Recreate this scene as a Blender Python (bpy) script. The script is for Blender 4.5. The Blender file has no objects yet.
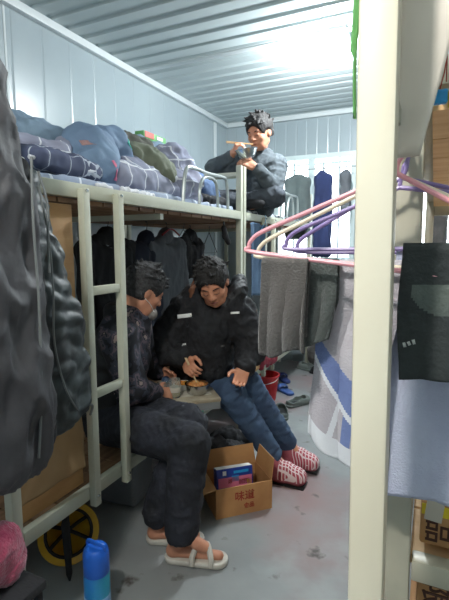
import bpy, bmesh, math, random
import numpy as np
from mathutils import Vector, Matrix
from mathutils.bvhtree import BVHTree
random.seed(7)
C = bpy.context.scene.collection
# ---------------------------------------------------------------- camera, world, lights, exposure
RM = ((0.9052611, 0.0496700, -0.4219421), (0.4248486, -0.1115354, 0.8983672), (-0.0024396, -0.9925184, -0.1220709))
cam_d = bpy.data.cameras.new('camera'); cam = bpy.data.objects.new('camera', cam_d); C.objects.link(cam)
Rm = Matrix([[RM[i][0], -RM[i][1], -RM[i][2]] for i in range(3)])
cam.matrix_world = Matrix.Translation((0, 0, 1.38)) @ Rm.to_4x4()
cam_d.sensor_fit = 'HORIZONTAL'; cam_d.sensor_width = 36; cam_d.lens = 443 / 449 * 36
cam_d.clip_start = 0.02
bpy.context.scene.camera = cam
vs = bpy.context.scene.view_settings
vs.view_transform = 'Standard'; vs.look = 'None'; vs.exposure = 0.3; vs.gamma = 1; vs.use_curve_mapping = False
W = bpy.data.worlds.new('world'); bpy.context.scene.world = W; W.use_nodes = True
W.node_tree.nodes['Background'].inputs[0].default_value = (0.86, 0.94, 1.0, 1)
W.node_tree.nodes['Background'].inputs[1].default_value = 5
def area(name, loc, size, power, col, rot=(0, 0, 0), spread=math.pi):
    d = bpy.data.lights.new(name, 'AREA'); d.shape = 'DISK'; d.size = size; d.energy = power; d.color = col; d.spread = spread
    o = bpy.data.objects.new(name, d); C.objects.link(o); o.location = loc; o.rotation_euler = rot; return o
LAMP_A = (-0.70, 3.30); LAMP_B = (-0.45, -0.35)
def lamp(name, loc, r, power, col):
    d = bpy.data.lights.new(name, 'POINT'); d.shadow_soft_size = r; d.energy = power; d.color = col
    o = bpy.data.objects.new(name, d); C.objects.link(o); o.location = loc; return o
lamp('ceiling_lamp_light', (LAMP_A[0], LAMP_A[1], 2.66), 0.07, 92, (0.93, 0.98, 1.0))
lamp('rear_lamp_light', (LAMP_B[0], LAMP_B[1], 2.66), 0.07, 88, (1.0, 0.96, 0.9))

# ---------------------------------------------------------------- materials
def s2l(c):
    return tuple((v / 12.92 if v <= 0.04045 else ((v + 0.055) / 1.055) ** 2.4) for v in c)
def rgb(r, g, b): return s2l((r / 255, g / 255, b / 255)) + (1,)
def mat(name, col, rough=0.6, metal=0.0, col2=None, nscale=8, bump=0.0, bscale=40, spec=0.5, sheen=0, detail=4, stretch=None, trans=0, emit=None, estr=0, coords='Object'):
    m = bpy.data.materials.new(name); m.use_nodes = True; nt = m.node_tree; b = nt.nodes['Principled BSDF']
    b.inputs['Base Color'].default_value = col; b.inputs['Roughness'].default_value = rough; b.inputs['Metallic'].default_value = metal
    b.inputs['Specular IOR Level'].default_value = spec
    if sheen: b.inputs['Sheen Weight'].default_value = sheen
    if trans: b.inputs['Transmission Weight'].default_value = trans
    if emit: b.inputs['Emission Color'].default_value = emit; b.inputs['Emission Strength'].default_value = estr
    tc = nt.nodes.new('ShaderNodeTexCoord'); src = tc.outputs[coords]
    if stretch:
        mp = nt.nodes.new('ShaderNodeMapping'); mp.inputs['Scale'].default_value = stretch; nt.links.new(src, mp.inputs[0]); src = mp.outputs[0]
    if col2:
        n = nt.nodes.new('ShaderNodeTexNoise'); n.inputs['Scale'].default_value = nscale; n.inputs['Detail'].default_value = detail
        nt.links.new(src, n.inputs['Vector'])
        r = nt.nodes.new('ShaderNodeValToRGB'); r.color_ramp.elements[0].position = .36; r.color_ramp.elements[1].position = .66
        r.color_ramp.elements[0].color = col; r.color_ramp.elements[1].color = col2
        nt.links.new(n.outputs[0], r.inputs[0]); nt.links.new(r.outputs[0], b.inputs['Base Color'])
    if bump:
        n = nt.nodes.new('ShaderNodeTexNoise'); n.inputs['Scale'].default_value = bscale; n.inputs['Detail'].default_value = 5
        nt.links.new(src, n.inputs['Vector']); bp = nt.nodes.new('ShaderNodeBump'); bp.inputs['Strength'].default_value = bump; bp.inputs['Distance'].default_value = .01
        nt.links.new(n.outputs[0], bp.inputs['Height']); nt.links.new(bp.outputs[0], b.inputs['Normal'])
    return m
def plaid_mat(name, base, line, period, width, base2=None, axes=('X', 'Z'), rough=.85):
    """woven checks: thin lines of another yarn on a base colour, in the object's own coordinates"""
    m = bpy.data.materials.new(name); m.use_nodes = True; nt = m.node_tree; b = nt.nodes['Principled BSDF']; L = nt.links.new
    b.inputs['Roughness'].default_value = rough
    tc = nt.nodes.new('ShaderNodeTexCoord'); nz = nt.nodes.new('ShaderNodeTexNoise'); nz.inputs['Scale'].default_value = 4
    L(tc.outputs['Object'], nz.inputs['Vector'])
    mx = nt.nodes.new('ShaderNodeVectorMath'); mx.operation = 'MULTIPLY_ADD'; L(nz.outputs['Color'], mx.inputs[0]); mx.inputs[1].default_value = (.09, .09, .09); L(tc.outputs['Object'], mx.inputs[2])
    sp = nt.nodes.new('ShaderNodeSeparateXYZ'); L(mx.outputs[0], sp.inputs[0])
    outs = []
    for a in axes:
        d = nt.nodes.new('ShaderNodeMath'); d.operation = 'DIVIDE'; L(sp.outputs[a], d.inputs[0]); d.inputs[1].default_value = period
        f = nt.nodes.new('ShaderNodeMath'); f.operation = 'FRACT'; L(d.outputs[0], f.inputs[0])
        c = nt.nodes.new('ShaderNodeMath'); c.operation = 'LESS_THAN'; L(f.outputs[0], c.inputs[0]); c.inputs[1].default_value = width / period
        outs.append(c)
    a = nt.nodes.new('ShaderNodeMath'); a.operation = 'MAXIMUM'; L(outs[0].outputs[0], a.inputs[0]); L(outs[1].outputs[0], a.inputs[1])
    mc = nt.nodes.new('ShaderNodeMix'); mc.data_type = 'RGBA'; L(a.outputs[0], mc.inputs['Factor']); mc.inputs['B'].default_value = line
    r = nt.nodes.new('ShaderNodeValToRGB'); r.color_ramp.elements[0].position = .4; r.color_ramp.elements[1].position = .6
    r.color_ramp.elements[0].color = base; r.color_ramp.elements[1].color = base2 or base
    L(nz.outputs[0], r.inputs[0]); L(r.outputs[0], mc.inputs['A']); L(mc.outputs['Result'], b.inputs['Base Color'])
    return m
M = {}
M['bedmetal'] = mat('cream_enamel', rgb(186, 188, 172), .45, col2=rgb(176, 178, 160), nscale=5, bump=.04)
M['postwhite'] = mat('white_enamel', rgb(226, 220, 200), .4, col2=rgb(218, 210, 188), nscale=3, bump=.03)
M['postgrey'] = mat('grey_enamel', rgb(178, 174, 156), .4, col2=rgb(160, 158, 142), nscale=9, bump=.05)
M['steel'] = mat('steel', rgb(200, 202, 202), .22, 1.0)
M['tubegrey'] = mat('grey_tube', rgb(160, 168, 166), .35, .3)
M['ply'] = mat('plywood', rgb(192, 150, 98), .65, col2=rgb(172, 128, 78), nscale=3, stretch=(1, 1, 6), bump=.05)
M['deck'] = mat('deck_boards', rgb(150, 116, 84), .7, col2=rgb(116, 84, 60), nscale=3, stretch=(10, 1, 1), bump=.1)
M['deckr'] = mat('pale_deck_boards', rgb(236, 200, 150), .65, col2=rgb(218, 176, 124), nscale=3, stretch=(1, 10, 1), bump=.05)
M['card'] = mat('cardboard', rgb(190, 142, 92), .8, col2=rgb(172, 124, 78), nscale=7, bump=.05)
M['card2'] = mat('cardboard_orange', rgb(196, 150, 102), .8, col2=rgb(184, 136, 90), nscale=5, bump=.03)
M['ink'] = mat('brown_ink', rgb(74, 44, 34), .8)
M['redink'] = mat('red_ink', rgb(150, 50, 36), .8)
M['black'] = mat('black_cloth', rgb(30, 31, 35), .85, col2=rgb(20, 20, 24), nscale=12, bump=.25, bscale=60)
M['blackpuff'] = mat('black_quilted', rgb(30, 32, 36), .6, col2=rgb(20, 22, 26), nscale=6, bump=.2, bscale=30)
M['navypants'] = mat('navy_black_cloth', rgb(34, 37, 48), .85, col2=rgb(17, 19, 25), nscale=7, bump=.2, bscale=90)
M['skin'] = mat('skin', rgb(196, 140, 112), .5, col2=rgb(180, 122, 96), nscale=16, bump=.04, bscale=120)
M['skin_d'] = mat('skin_tanned', rgb(208, 146, 114), .5, col2=rgb(192, 128, 98), nscale=16, bump=.04, bscale=120)
M['lip'] = mat('lips', rgb(150, 84, 74), .5)
M['hair'] = mat('black_hair', rgb(30, 28, 28), .75, bump=.6, bscale=90, stretch=(1, 1, .3))
M['hairgrey'] = mat('greying_hair', rgb(32, 32, 34), .8, col2=rgb(58, 58, 60), nscale=60, bump=.6, bscale=120)
M['eye'] = mat('eyelash', rgb(30, 22, 20), .5)
M['white'] = mat('white_plastic', rgb(226, 226, 222), .5)
M['reflect'] = mat('reflective_tape', rgb(238, 240, 238), .25)

# ---------------------------------------------------------------- object helpers
def finish(name, me, m, parent=None, smooth=True, loc=None):
    o = bpy.data.objects.new(name, me); C.objects.link(o)
    ms = m if isinstance(m, (list, tuple)) else [m]
    for x in ms: me.materials.append(x)
    if smooth: me.polygons.foreach_set('use_smooth', [True] * len(me.polygons))
    if parent:
        o.parent = parent
        o.matrix_parent_inverse = parent.matrix_world.inverted() if False else Matrix.Identity(4)
    if loc: o.location = loc
    return o
def tag(o, label, cat, group=None, kind=None):
    if label: o['label'] = label
    if cat: o['category'] = cat
    if group: o['group'] = group
    if kind: o['kind'] = kind
    return o
def thing(name, label, cat, loc=(0, 0, 0), rz=0, group=None):
    o = bpy.data.objects.new(name, None); C.objects.link(o); o.empty_display_size = .05
    o.location = loc; o.rotation_euler = (0, 0, rz)
    return tag(o, label, cat, group)
def base(root, *objs):
    """children were modelled in world space: bring them into the frame of the root (no rotation)"""
    for o in objs: o.data.transform(Matrix.Translation(-Vector(root.location)))
class MB:
    def __init__(s): s.bm = bmesh.new()
    def box(s, c, d, rot=None, bev=0):
        r = bmesh.ops.create_cube(s.bm, size=1); vs_ = r['verts']
        mt = Matrix.Translation(c) @ ((rot if rot is not None else Matrix.Identity(3)).to_4x4()) @ Matrix.Diagonal((d[0], d[1], d[2], 1))
        bmesh.ops.transform(s.bm, matrix=mt, verts=vs_)
        if bev:
            es = list({e for v in vs_ for e in v.link_edges}); bmesh.ops.bevel(s.bm, geom=es, offset=bev, segments=2, affect='EDGES', profile=.5)
        return s
    def bb(s, x0, x1, y0, y1, z0, z1, bev=0): return s.box(((x0 + x1) / 2, (y0 + y1) / 2, (z0 + z1) / 2), (x1 - x0, y1 - y0, z1 - z0), bev=bev)
    def tube(s, pts, r, n=8, closed=False, caps=True):
        pts = [Vector(p) for p in pts]; N = len(pts); rs = r if isinstance(r, (list, tuple)) else [r] * N; rings = []; prev = None
        for i, p in enumerate(pts):
            if closed: t = (pts[(i + 1) % N] - pts[i - 1]).normalized()
            else: t = (pts[min(i + 1, N - 1)] - pts[max(i - 1, 0)]).normalized()
            if prev is None:
                a = Vector((0, 0, 1)) if abs(t.z) < .9 else Vector((1, 0, 0)); u = t.cross(a).normalized()
            else: u = (prev - t * prev.dot(t)).normalized()
            prev = u; v = t.cross(u)
            rings.append([s.bm.verts.new(p + (u * math.cos(2 * math.pi * k / n) + v * math.sin(2 * math.pi * k / n)) * rs[i]) for k in range(n)])
        for i in range(N if closed else N - 1):
            a, b = rings[i], rings[(i + 1) % N]
            for k in range(n): s.bm.faces.new((a[k], a[(k + 1) % n], b[(k + 1) % n], b[k]))
        if caps and not closed:
            s.bm.faces.new(rings[0][::-1]); s.bm.faces.new(rings[-1])
        return s
    def lathe(s, prof, c=(0, 0, 0), n=24, rot=None):
        closed = tuple(prof[0]) == tuple(prof[-1])
        rings = []; c = Vector(c); q = rot or Matrix.Identity(3)
        for (r, z) in prof:
            rings.append([s.bm.verts.new(c + q @ Vector((r * math.cos(2 * math.pi * k / n), r * math.sin(2 * math.pi * k / n), z))) for k in range(n)])
        for a, b in zip(rings, rings[1:]):
            for k in range(n): s.bm.faces.new((a[k], a[(k + 1) % n], b[(k + 1) % n], b[k]))
        if prof[0][0] > 1e-4 and not closed: s.bm.faces.new(rings[0][::-1])
        if prof[-1][0] > 1e-4 and not closed: s.bm.faces.new(rings[-1])
        return s
    def prism(s, poly, y0, y1, mt=None):
        """polygon in XZ extruded along Y"""
        a = [s.bm.verts.new((x, y0, z)) for x, z in poly]; b = [s.bm.verts.new((x, y1, z)) for x, z in poly]; n = len(poly)
        s.bm.faces.new(a); s.bm.faces.new(b[::-1])
        for i in range(n): s.bm.faces.new((a[i], b[i], b[(i + 1) % n], a[(i + 1) % n]))
        if mt is not None: bmesh.ops.transform(s.bm, matrix=mt, verts=a + b)
        return s
    def build(s, name, m, parent=None, smooth=None, loc=None):
        bmesh.ops.recalc_face_normals(s.bm, faces=s.bm.faces)
        me = bpy.data.meshes.new(name); s.bm.to_mesh(me); s.bm.free()
        o = finish(name, me, m, parent, False, loc)
        if smooth is None or smooth:
            me.polygons.foreach_set('use_smooth', [True] * len(me.polygons))
            me.set_sharp_from_angle(angle=math.radians(smooth or 35))
        return o
def bez(pts, n=6):
    """Catmull-Rom through points"""
    P = [Vector(p) for p in pts]; P = [P[0] * 2 - P[1]] + P + [P[-1] * 2 - P[-2]]; out = []
    for i in range(1, len(P) - 2):
        for k in range(n):
            t = k / n; a, b, c, d = P[i - 1:i + 3]
            out.append(.5 * ((2 * b) + (-a + c) * t + (2 * a - 5 * b + 4 * c - d) * t * t + (-a + 3 * b - 3 * c + d) * t ** 3))
    out.append(P[-2]); return out
def dup(root, loc, rz=None, label=None, group=None):
    r = root.copy(); C.objects.link(r); r.location = loc
    if rz is not None: r.rotation_euler = (0, 0, rz)
    if label: r['label'] = label
    if group: r['group'] = group
    for ch in list(root.children):
        c = ch.copy(); C.objects.link(c); c.parent = r
        for g in list(ch.children):
            d = g.copy(); C.objects.link(d); d.parent = c
    return r

# ---------------------------------------------------------------- soft shapes: distance fields meshed by surface nets
def v3(p): return np.array(p, dtype=np.float32)
def rotz(a): return np.array(Matrix.Rotation(a, 3, 'Z'), dtype=np.float32)
def frame(fwd, up=(0, 0, 1)):
    """matrix whose columns are right, forward, up"""
    f = Vector(fwd).normalized(); u = Vector(up); r = f.cross(u).normalized(); u = r.cross(f)
    return np.array([[r[i], f[i], u[i]] for i in range(3)], dtype=np.float32)
def sdf_mesh(prims, vox=.008, k=.02, warp=None):
    """prims: ('c',p0,p1,r0,r1) tapered capsule; ('e',centre,radii,rot) ellipsoid; ('b',centre,half,rot,round) box; a leading '-' cuts; optional last dict(k=)"""
    lo = np.full(3, 1e9); hi = -lo; data = []
    for pr in prims:
        t = pr[0].strip('-'); kk = pr[-1]['k'] if isinstance(pr[-1], dict) else k
        if t == 'c': a, b = v3(pr[1]), v3(pr[2]); m = max(pr[3], pr[4]); l, h = np.minimum(a, b) - m, np.maximum(a, b) + m
        else:
            c = v3(pr[1]); Rr = np.eye(3, dtype=np.float32) if (len(pr) < 4 or pr[3] is None or isinstance(pr[3], dict)) else np.array(pr[3], dtype=np.float32)
            e = np.abs(Rr) @ v3(pr[2]); e = e + (pr[4] if t == 'b' else 0); l, h = c - e, c + e
        data.append((pr, t, kk, l, h))
        if pr[0][0] != '-': lo = np.minimum(lo, l); hi = np.maximum(hi, h)
    lo = lo - 4 * vox; hi = hi + 4 * vox; n = np.ceil((hi - lo) / vox).astype(int) + 1
    F = np.full(n, .5, dtype=np.float32); ax = [lo[i] + vox * np.arange(n[i]) for i in range(3)]
    for pr, t, kk, l, h in data:
        mg = kk + 3 * vox
        i0 = np.maximum(((l - mg - lo) / vox).astype(int), 0); i1 = np.minimum(((h + mg - lo) / vox).astype(int) + 2, n)
        if (i1 <= i0).any(): continue
        X, Y, Z = np.meshgrid(*[ax[j][i0[j]:i1[j]].astype(np.float32) for j in range(3)], indexing='ij'); Pp = np.stack([X, Y, Z], -1)
        if warp is not None: Pp = Pp + warp(Pp)
        if t == 'c':
            a, b = v3(pr[1]), v3(pr[2]); ab = b - a; tt = np.clip(((Pp - a) @ ab) / max(float(ab @ ab), 1e-9), 0, 1)
            d = np.linalg.norm(Pp - a - tt[..., None] * ab, axis=-1) - (pr[3] + (pr[4] - pr[3]) * tt)
        else:
            c = v3(pr[1]); Rr = np.eye(3, dtype=np.float32) if (len(pr) < 4 or pr[3] is None or isinstance(pr[3], dict)) else np.array(pr[3], dtype=np.float32)
            q = (Pp - c) @ Rr; rr = v3(pr[2])
            if t == 'e':
                k0 = np.linalg.norm(q / rr, axis=-1); k1 = np.linalg.norm(q / rr ** 2, axis=-1); d = k0 * (k0 - 1) / np.maximum(k1, 1e-6)
                d = np.where(k0 < .05, -rr.min(), d)
            else:
                w = np.abs(q) - rr; d = np.linalg.norm(np.maximum(w, 0), axis=-1) + np.minimum(w.max(-1), 0) - pr[4]
        s_ = F[i0[0]:i1[0], i0[1]:i1[1], i0[2]:i1[2]]
        if pr[0][0] == '-':
            d = -d; hh = np.maximum(kk - np.abs(s_ - d), 0) / kk; s_[...] = np.maximum(s_, d) + hh * hh * kk * .25
        else:
            hh = np.maximum(kk - np.abs(s_ - d), 0) / kk; s_[...] = np.minimum(s_, d) - hh * hh * kk * .25
    # surface nets
    ins = F < 0; nx, ny, nz = np.array(F.shape) - 1
    acc = np.zeros((nx, ny, nz, 3), dtype=np.float32); cnt = np.zeros((nx, ny, nz), dtype=np.float32)
    for axis in range(3):
        sl = [slice(None)] * 3; sh = [slice(None)] * 3; sl[axis] = slice(0, -1); sh[axis] = slice(1, None)
        f0, f1 = F[tuple(sl)], F[tuple(sh)]; cr = (f0 < 0) != (f1 < 0); tt = np.where(cr, f0 / np.where(cr, f0 - f1, 1), 0)
        o1, o2 = [a for a in range(3) if a != axis]
        for a in (0, 1):
            for b in (0, 1):
                ss = [None] * 3; ss[axis] = slice(None); N_ = [nx, ny, nz]
                ss[o1] = slice(a, a + N_[o1]); ss[o2] = slice(b, b + N_[o2]); m_ = cr[tuple(ss)]; t_ = tt[tuple(ss)]
                acc[..., axis] += np.where(m_, t_, 0); acc[..., o1] += m_ * a; acc[..., o2] += m_ * b; cnt += m_
    act = cnt > 0; idx = np.full(cnt.shape, -1, dtype=np.int64); idx[act] = np.arange(act.sum())
    ii = np.argwhere(act); V = (ii + acc[act] / cnt[act][:, None]) * vox + lo
    quads = []
    for axis in range(3):
        o1, o2 = [(1, 2), (2, 0), (0, 1)][axis]
        sl = [slice(1, -1)] * 3; sl[axis] = slice(0, -1); sh = [slice(1, -1)] * 3; sh[axis] = slice(1, None)
        a_, b_ = ins[tuple(sl)], ins[tuple(sh)]; cr = np.argwhere(a_ != b_)
        if not len(cr): continue
        off = np.ones(3, dtype=int); off[axis] = 0; cc = cr + off
        fl = a_[tuple(cr.T)]; e1 = np.zeros(3, dtype=int); e1[o1] = 1; e2 = np.zeros(3, dtype=int); e2[o2] = 1
        q = np.stack([idx[tuple((cc - e1 - e2).T)], idx[tuple((cc - e2).T)], idx[tuple(cc.T)], idx[tuple((cc - e1).T)]], 1)
        q[~fl] = q[~fl][:, ::-1]; quads.append(q)
    Q = np.concatenate(quads); return V.astype(np.float64), Q
def relax(V, Q, it=2, f=.5):
    E = np.concatenate([Q[:, [0, 1]], Q[:, [1, 2]], Q[:, [2, 3]], Q[:, [3, 0]]]); E = np.concatenate([E, E[:, ::-1]])
    for _ in range(it):
        S = np.zeros_like(V); n = np.zeros(len(V)); np.add.at(S, E[:, 0], V[E[:, 1]]); np.add.at(n, E[:, 0], 1)
        V = V * (1 - f) + f * S / n[:, None]
    return V
def normals(V, Q):
    n = np.cross(V[Q[:, 2]] - V[Q[:, 0]], V[Q[:, 3]] - V[Q[:, 1]]); N = np.zeros_like(V)
    for k in range(4): np.add.at(N, Q[:, k], n)
    return N / np.maximum(np.linalg.norm(N, axis=1), 1e-9)[:, None]
def waves(P, seed, wl, n=5):
    """smooth pseudo-noise in -1..1"""
    r = np.random.RandomState(seed); s = np.zeros(len(P))
    for i in range(n):
        d = r.normal(size=3); d /= np.linalg.norm(d); w = wl * r.uniform(.7, 1.5); s += np.sin(P @ d * 2 * math.pi / w + r.uniform(0, 6.28) + 1.3 * np.sin(P @ r.normal(size=3) * 2.2 / w))
    return s / n
def folds(amp=.008, wl=.12, seed=1, fine=.35, stretch=(1, 1, 1)):
    st = np.array(stretch)
    def f(P, N):
        Q_ = P * st; a = waves(Q_, seed, wl); b = waves(Q_, seed + 9, wl * .45)
        return amp * ((1 - 2.4 * np.abs(a)) + fine * (1 - 2.4 * np.abs(b)))
    return f
def soft(name, prims, m, parent=None, vox=.008, k=.02, disp=None, it=2, zones=None, warp=None, loc=None):
    V, Q = sdf_mesh(prims, vox, k, warp)
    V = relax(V, Q, it)
    if disp is not None:
        N = normals(V, Q); V = V + N * disp(V, N)[:, None]
    me = bpy.data.meshes.new(name); me.from_pydata(V.tolist(), [], Q.tolist()); me.update()
    o = finish(name, me, m, parent, True, loc)
    if zones is not None:
        cc = V[Q].mean(1); me.polygons.foreach_set('material_index', zones(cc).astype(int).tolist())
    return o
def patch(name, onto, c, d, w, h, m, parent, off=.003, tilt=0, nu=10, nv=4):
    """small sewn-on or printed piece wrapped on the surface of another mesh; c centre in front of it, d direction towards it"""
    dg = bpy.context.evaluated_depsgraph_get(); bm = bmesh.new(); bm.from_mesh(onto.data); t = BVHTree.FromBMesh(bm); bm.free()
    d = Vector(d).normalized(); r = d.cross(Vector((0, 0, 1))).normalized(); u = r.cross(d); ct, st_ = math.cos(tilt), math.sin(tilt); r, u = r * ct + u * st_, u * ct - r * st_
    bm = bmesh.new(); g = []
    for j in range(nv + 1):
        row = []
        for i in range(nu + 1):
            o = Vector(c) + r * w * (i / nu - .5) + u * h * (j / nv - .5); hit = t.ray_cast(o, d)
            row.append(bm.verts.new((hit[0] - d * off) if hit[0] is not None else o + d * .05))
        g.append(row)
    for j in range(nv):
        for i in range(nu): bm.faces.new((g[j][i], g[j][i + 1], g[j + 1][i + 1], g[j + 1][i]))
    ex = bmesh.ops.extrude_face_region(bm, geom=list(bm.faces)); bmesh.ops.translate(bm, verts=[v for v in ex['geom'] if isinstance(v, bmesh.types.BMVert)], vec=d * (off * .9))
    bmesh.ops.recalc_face_normals(bm, faces=bm.faces)
    me = bpy.data.meshes.new(name); bm.to_mesh(me); bm.free(); return finish(name, me, m, parent, True)
def cloth(name, fn, m, parent=None, nu=40, nv=50, th=.004, zones=None):
    """sheet from fn(u,v)->(x,y,z), given real thickness"""
    vs_ = [fn(i / nu, j / nv) for j in range(nv + 1) for i in range(nu + 1)]; fs = []; mi = []
    for j in range(nv):
        for i in range(nu):
            a = j * (nu + 1) + i; fs.append((a, a + 1, a + nu + 2, a + nu + 1)); mi.append(zones((i + .5) / nu, (j + .5) / nv) if zones else 0)
    V = np.array(vs_); Q = np.array(fs); N = normals(V, Q); n = len(V); V2 = np.concatenate([V + N * th / 2, V - N * th / 2])
    fs2 = fs + [tuple(n + x for x in f[::-1]) for f in fs]; mi2 = mi + mi
    bd = [i for i in range(nu + 1)] + [j * (nu + 1) + nu for j in range(1, nv + 1)] + [nv * (nu + 1) + i for i in range(nu - 1, -1, -1)] + [j * (nu + 1) for j in range(nv - 1, 0, -1)]
    for a, b in zip(bd, bd[1:] + bd[:1]): fs2.append((b, a, n + a, n + b)); mi2.append(0)
    me = bpy.data.meshes.new(name); me.from_pydata(V2.tolist(), [], fs2); me.update()
    o = finish(name, me, m, parent, True); me.polygons.foreach_set('material_index', mi2); return o
def text(name, body, size, m, parent, loc, rot, ext=.0008, sx=1):
    cu = bpy.data.curves.new(name, 'FONT'); cu.body = body; cu.size = size; cu.extrude = ext; cu.align_x = 'CENTER'; cu.align_y = 'CENTER'; cu.offset = size * .012
    t = bpy.data.objects.new(name + '_curve', cu); C.objects.link(t)
    dg = bpy.context.evaluated_depsgraph_get(); me = bpy.data.meshes.new_from_object(t.evaluated_get(dg)); bpy.data.objects.remove(t)
    me.transform(Matrix.Translation(loc) @ rot.to_4x4() @ Matrix.Diagonal((sx, 1, 1, 1))); me.materials.clear()
    return finish(name, me, m, parent, False)
def settle(root, loc):
    """the thing was modelled in world coordinates with its root at the origin: move the root to its base"""
    d = Vector(loc); seen = set()
    def walk(o):
        for c in o.children:
            if c.data and c.data.name not in seen: seen.add(c.data.name); c.data.transform(Matrix.Translation(-d))
            walk(c)
    walk(root); root.location = d
    return root

# ---------------------------------------------------------------- the room
XL, XR, YB, YF, ZC = -2.35, 1.2, 5.06, -1.6, 2.83
m = mat('concrete_floor', rgb(142, 146, 146), .5, col2=rgb(124, 127, 128), nscale=2.2, bump=.1, bscale=25, detail=8)
nt = m.node_tree; b = nt.nodes['Principled BSDF']; L = nt.links.new
def stain(src, cols, scale, p0, p1, seedloc):
    n = nt.nodes.new('ShaderNodeTexNoise'); n.inputs['Scale'].default_value = scale; n.inputs['Detail'].default_value = 6
    mp = nt.nodes.new('ShaderNodeMapping'); mp.inputs['Location'].default_value = seedloc; tc = nt.nodes.new('ShaderNodeTexCoord'); L(tc.outputs['Object'], mp.inputs[0]); L(mp.outputs[0], n.inputs['Vector'])
    r = nt.nodes.new('ShaderNodeValToRGB'); r.color_ramp.elements[0].position = p0; r.color_ramp.elements[1].position = p1
    r.color_ramp.elements[0].color = (0, 0, 0, 1); r.color_ramp.elements[1].color = (1, 1, 1, 1); L(n.outputs[0], r.inputs[0])
    x = nt.nodes.new('ShaderNodeMix'); x.data_type = 'RGBA'; L(r.outputs[0], x.inputs['Factor']); L(src, x.inputs['A']); x.inputs['B'].default_value = cols; return x.outputs['Result']
src = b.inputs['Base Color'].links[0].from_socket
src = stain(src, rgb(140, 114, 114), 1.3, .50, .70, (3.1, 1.2, 0))
src = stain(src, rgb(158, 164, 164), 2.1, .55, .75, (7.1, 4.2, 0))
src = stain(src, rgb(70, 62, 58), 7.5, .64, .72, (1.4, 8.2, 0))
L(src, b.inputs['Base Color'])
o = MB().bb(XL, XR, YF, YB, -.1, 0).build('floor', m); tag(o, 'bare grey concrete floor with reddish stains', 'floor', kind='structure')
M['wall'] = mat('coated_steel_panel', rgb(160, 173, 178), .26, .0, col2=rgb(154, 167, 173), nscale=2, spec=.6)
def grooved(x0, x1, period, groove, depth):
    pts = []; x = x0
    while x < x1:
        pts += [(x, 0), (x + groove * .5, depth), (x + groove, 0)]; x += period
    pts.append((x1, 0)); return pts
def panel_wall(name, p0, ax, length, z0, z1, inward, period=.24):
    """sheet wall with pressed vertical grooves, thickness outwards"""
    a = Vector(ax); inn = Vector(inward); p0 = Vector(p0); bm = bmesh.new(); pr = grooved(0, length, period, .02, .0022)
    lo = [bm.verts.new(p0 + a * s - inn * d + Vector((0, 0, z0))) for s, d in pr]; hi = [bm.verts.new(p0 + a * s - inn * d + Vector((0, 0, z1))) for s, d in pr]
    bo = [bm.verts.new(p0 + a * s - inn * .06 + Vector((0, 0, z0))) for s in (0, length)]; bh = [bm.verts.new(p0 + a * s - inn * .06 + Vector((0, 0, z1))) for s in (0, length)]
    for i in range(len(lo) - 1): bm.faces.new((lo[i], lo[i + 1], hi[i + 1], hi[i]))
    bm.faces.new((bo[0], bh[0], bh[1], bo[1])); bm.faces.new([lo[0], hi[0], bh[0], bo[0]]); bm.faces.new([lo[-1], bo[1], bh[1], hi[-1]])
    bm.faces.new(lo + [bo[1], bo[0]]); bm.faces.new(hi[::-1] + [bh[0], bh[1]])
    bmesh.ops.recalc_face_normals(bm, faces=bm.faces)
    me = bpy.data.meshes.new(name); bm.to_mesh(me); bm.free(); return finish(name, me, M['wall'], None, False)
tag(panel_wall('wall_left', (XL, YF, 0), (0, 1, 0), YB - YF, 0, ZC, (1, 0, 0)), 'pale blue-grey steel panel wall on the left', 'wall', kind='structure')
tag(panel_wall('wall_right', (XR, YF, 0), (0, 1, 0), YB - YF, 0, ZC, (-1, 0, 0)), 'pale steel panel wall on the right', 'wall', kind='structure')
tag(panel_wall('wall_front', (XL, YF, 0), (1, 0, 0), XR - XL, 0, ZC, (0, 1, 0)), 'pale steel panel wall behind the viewer', 'wall', kind='structure')
WZ0, WZ1 = 1.02, 2.39; WX = [(-1.72, -.80), (-.22, .98)]
segs = [(XL, WX[0][0], 0, ZC), (WX[0][0], WX[0][1], 0, WZ0), (WX[0][0], WX[0][1], WZ1, ZC), (WX[0][1], WX[1][0], 0, ZC), (WX[1][0], WX[1][1], 0, WZ0), (WX[1][0], WX[1][1], WZ1, ZC), (WX[1][1], XR, 0, ZC)]
wl = [panel_wall('wall_back', (a, YB, 0), (1, 0, 0), b_ - a, z0, z1, (0, -1, 0), .12) for a, b_, z0, z1 in segs]
bm = bmesh.new()
for w in wl: bm.from_mesh(w.data)
for w in wl: bpy.data.objects.remove(w)
me = bpy.data.meshes.new('wall_back'); bm.to_mesh(me); bm.free(); o = finish('wall_back', me, M['wall'], None, False); tag(o, 'pale panel wall at the far end with windows', 'wall', kind='structure')
# ceiling of trapezoid sheets, ribs running across the room
M['ceil'] = mat('ceiling_sheet', rgb(176, 188, 190), .4, .0, spec=.5)
bm = bmesh.new(); pr = []; y = YF; P_ = .15
while y < YB: pr += [(y, 0), (y + .085, 0), (y + .1, .013), (y + .135, .013)]; y += P_
pr.append((YB, 0))
a_ = [bm.verts.new((XL, yy, ZC + d)) for yy, d in pr]; b_ = [bm.verts.new((XR, yy, ZC + d)) for yy, d in pr]
t_ = [bm.verts.new(p) for p in ((XL, YF, ZC + .1), (XR, YF, ZC + .1), (XR, YB, ZC + .1), (XL, YB, ZC + .1))]
for i in range(len(pr) - 1): bm.faces.new((a_[i], a_[i + 1], b_[i + 1], b_[i]))
bm.faces.new(t_); bm.faces.new(a_ + [t_[3], t_[0]]); bm.faces.new(b_[::-1] + [t_[1], t_[2]]); bm.faces.new((a_[0], b_[0], t_[1], t_[0])); bm.faces.new((a_[-1], b_[-1], t_[2], t_[3]))
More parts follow.
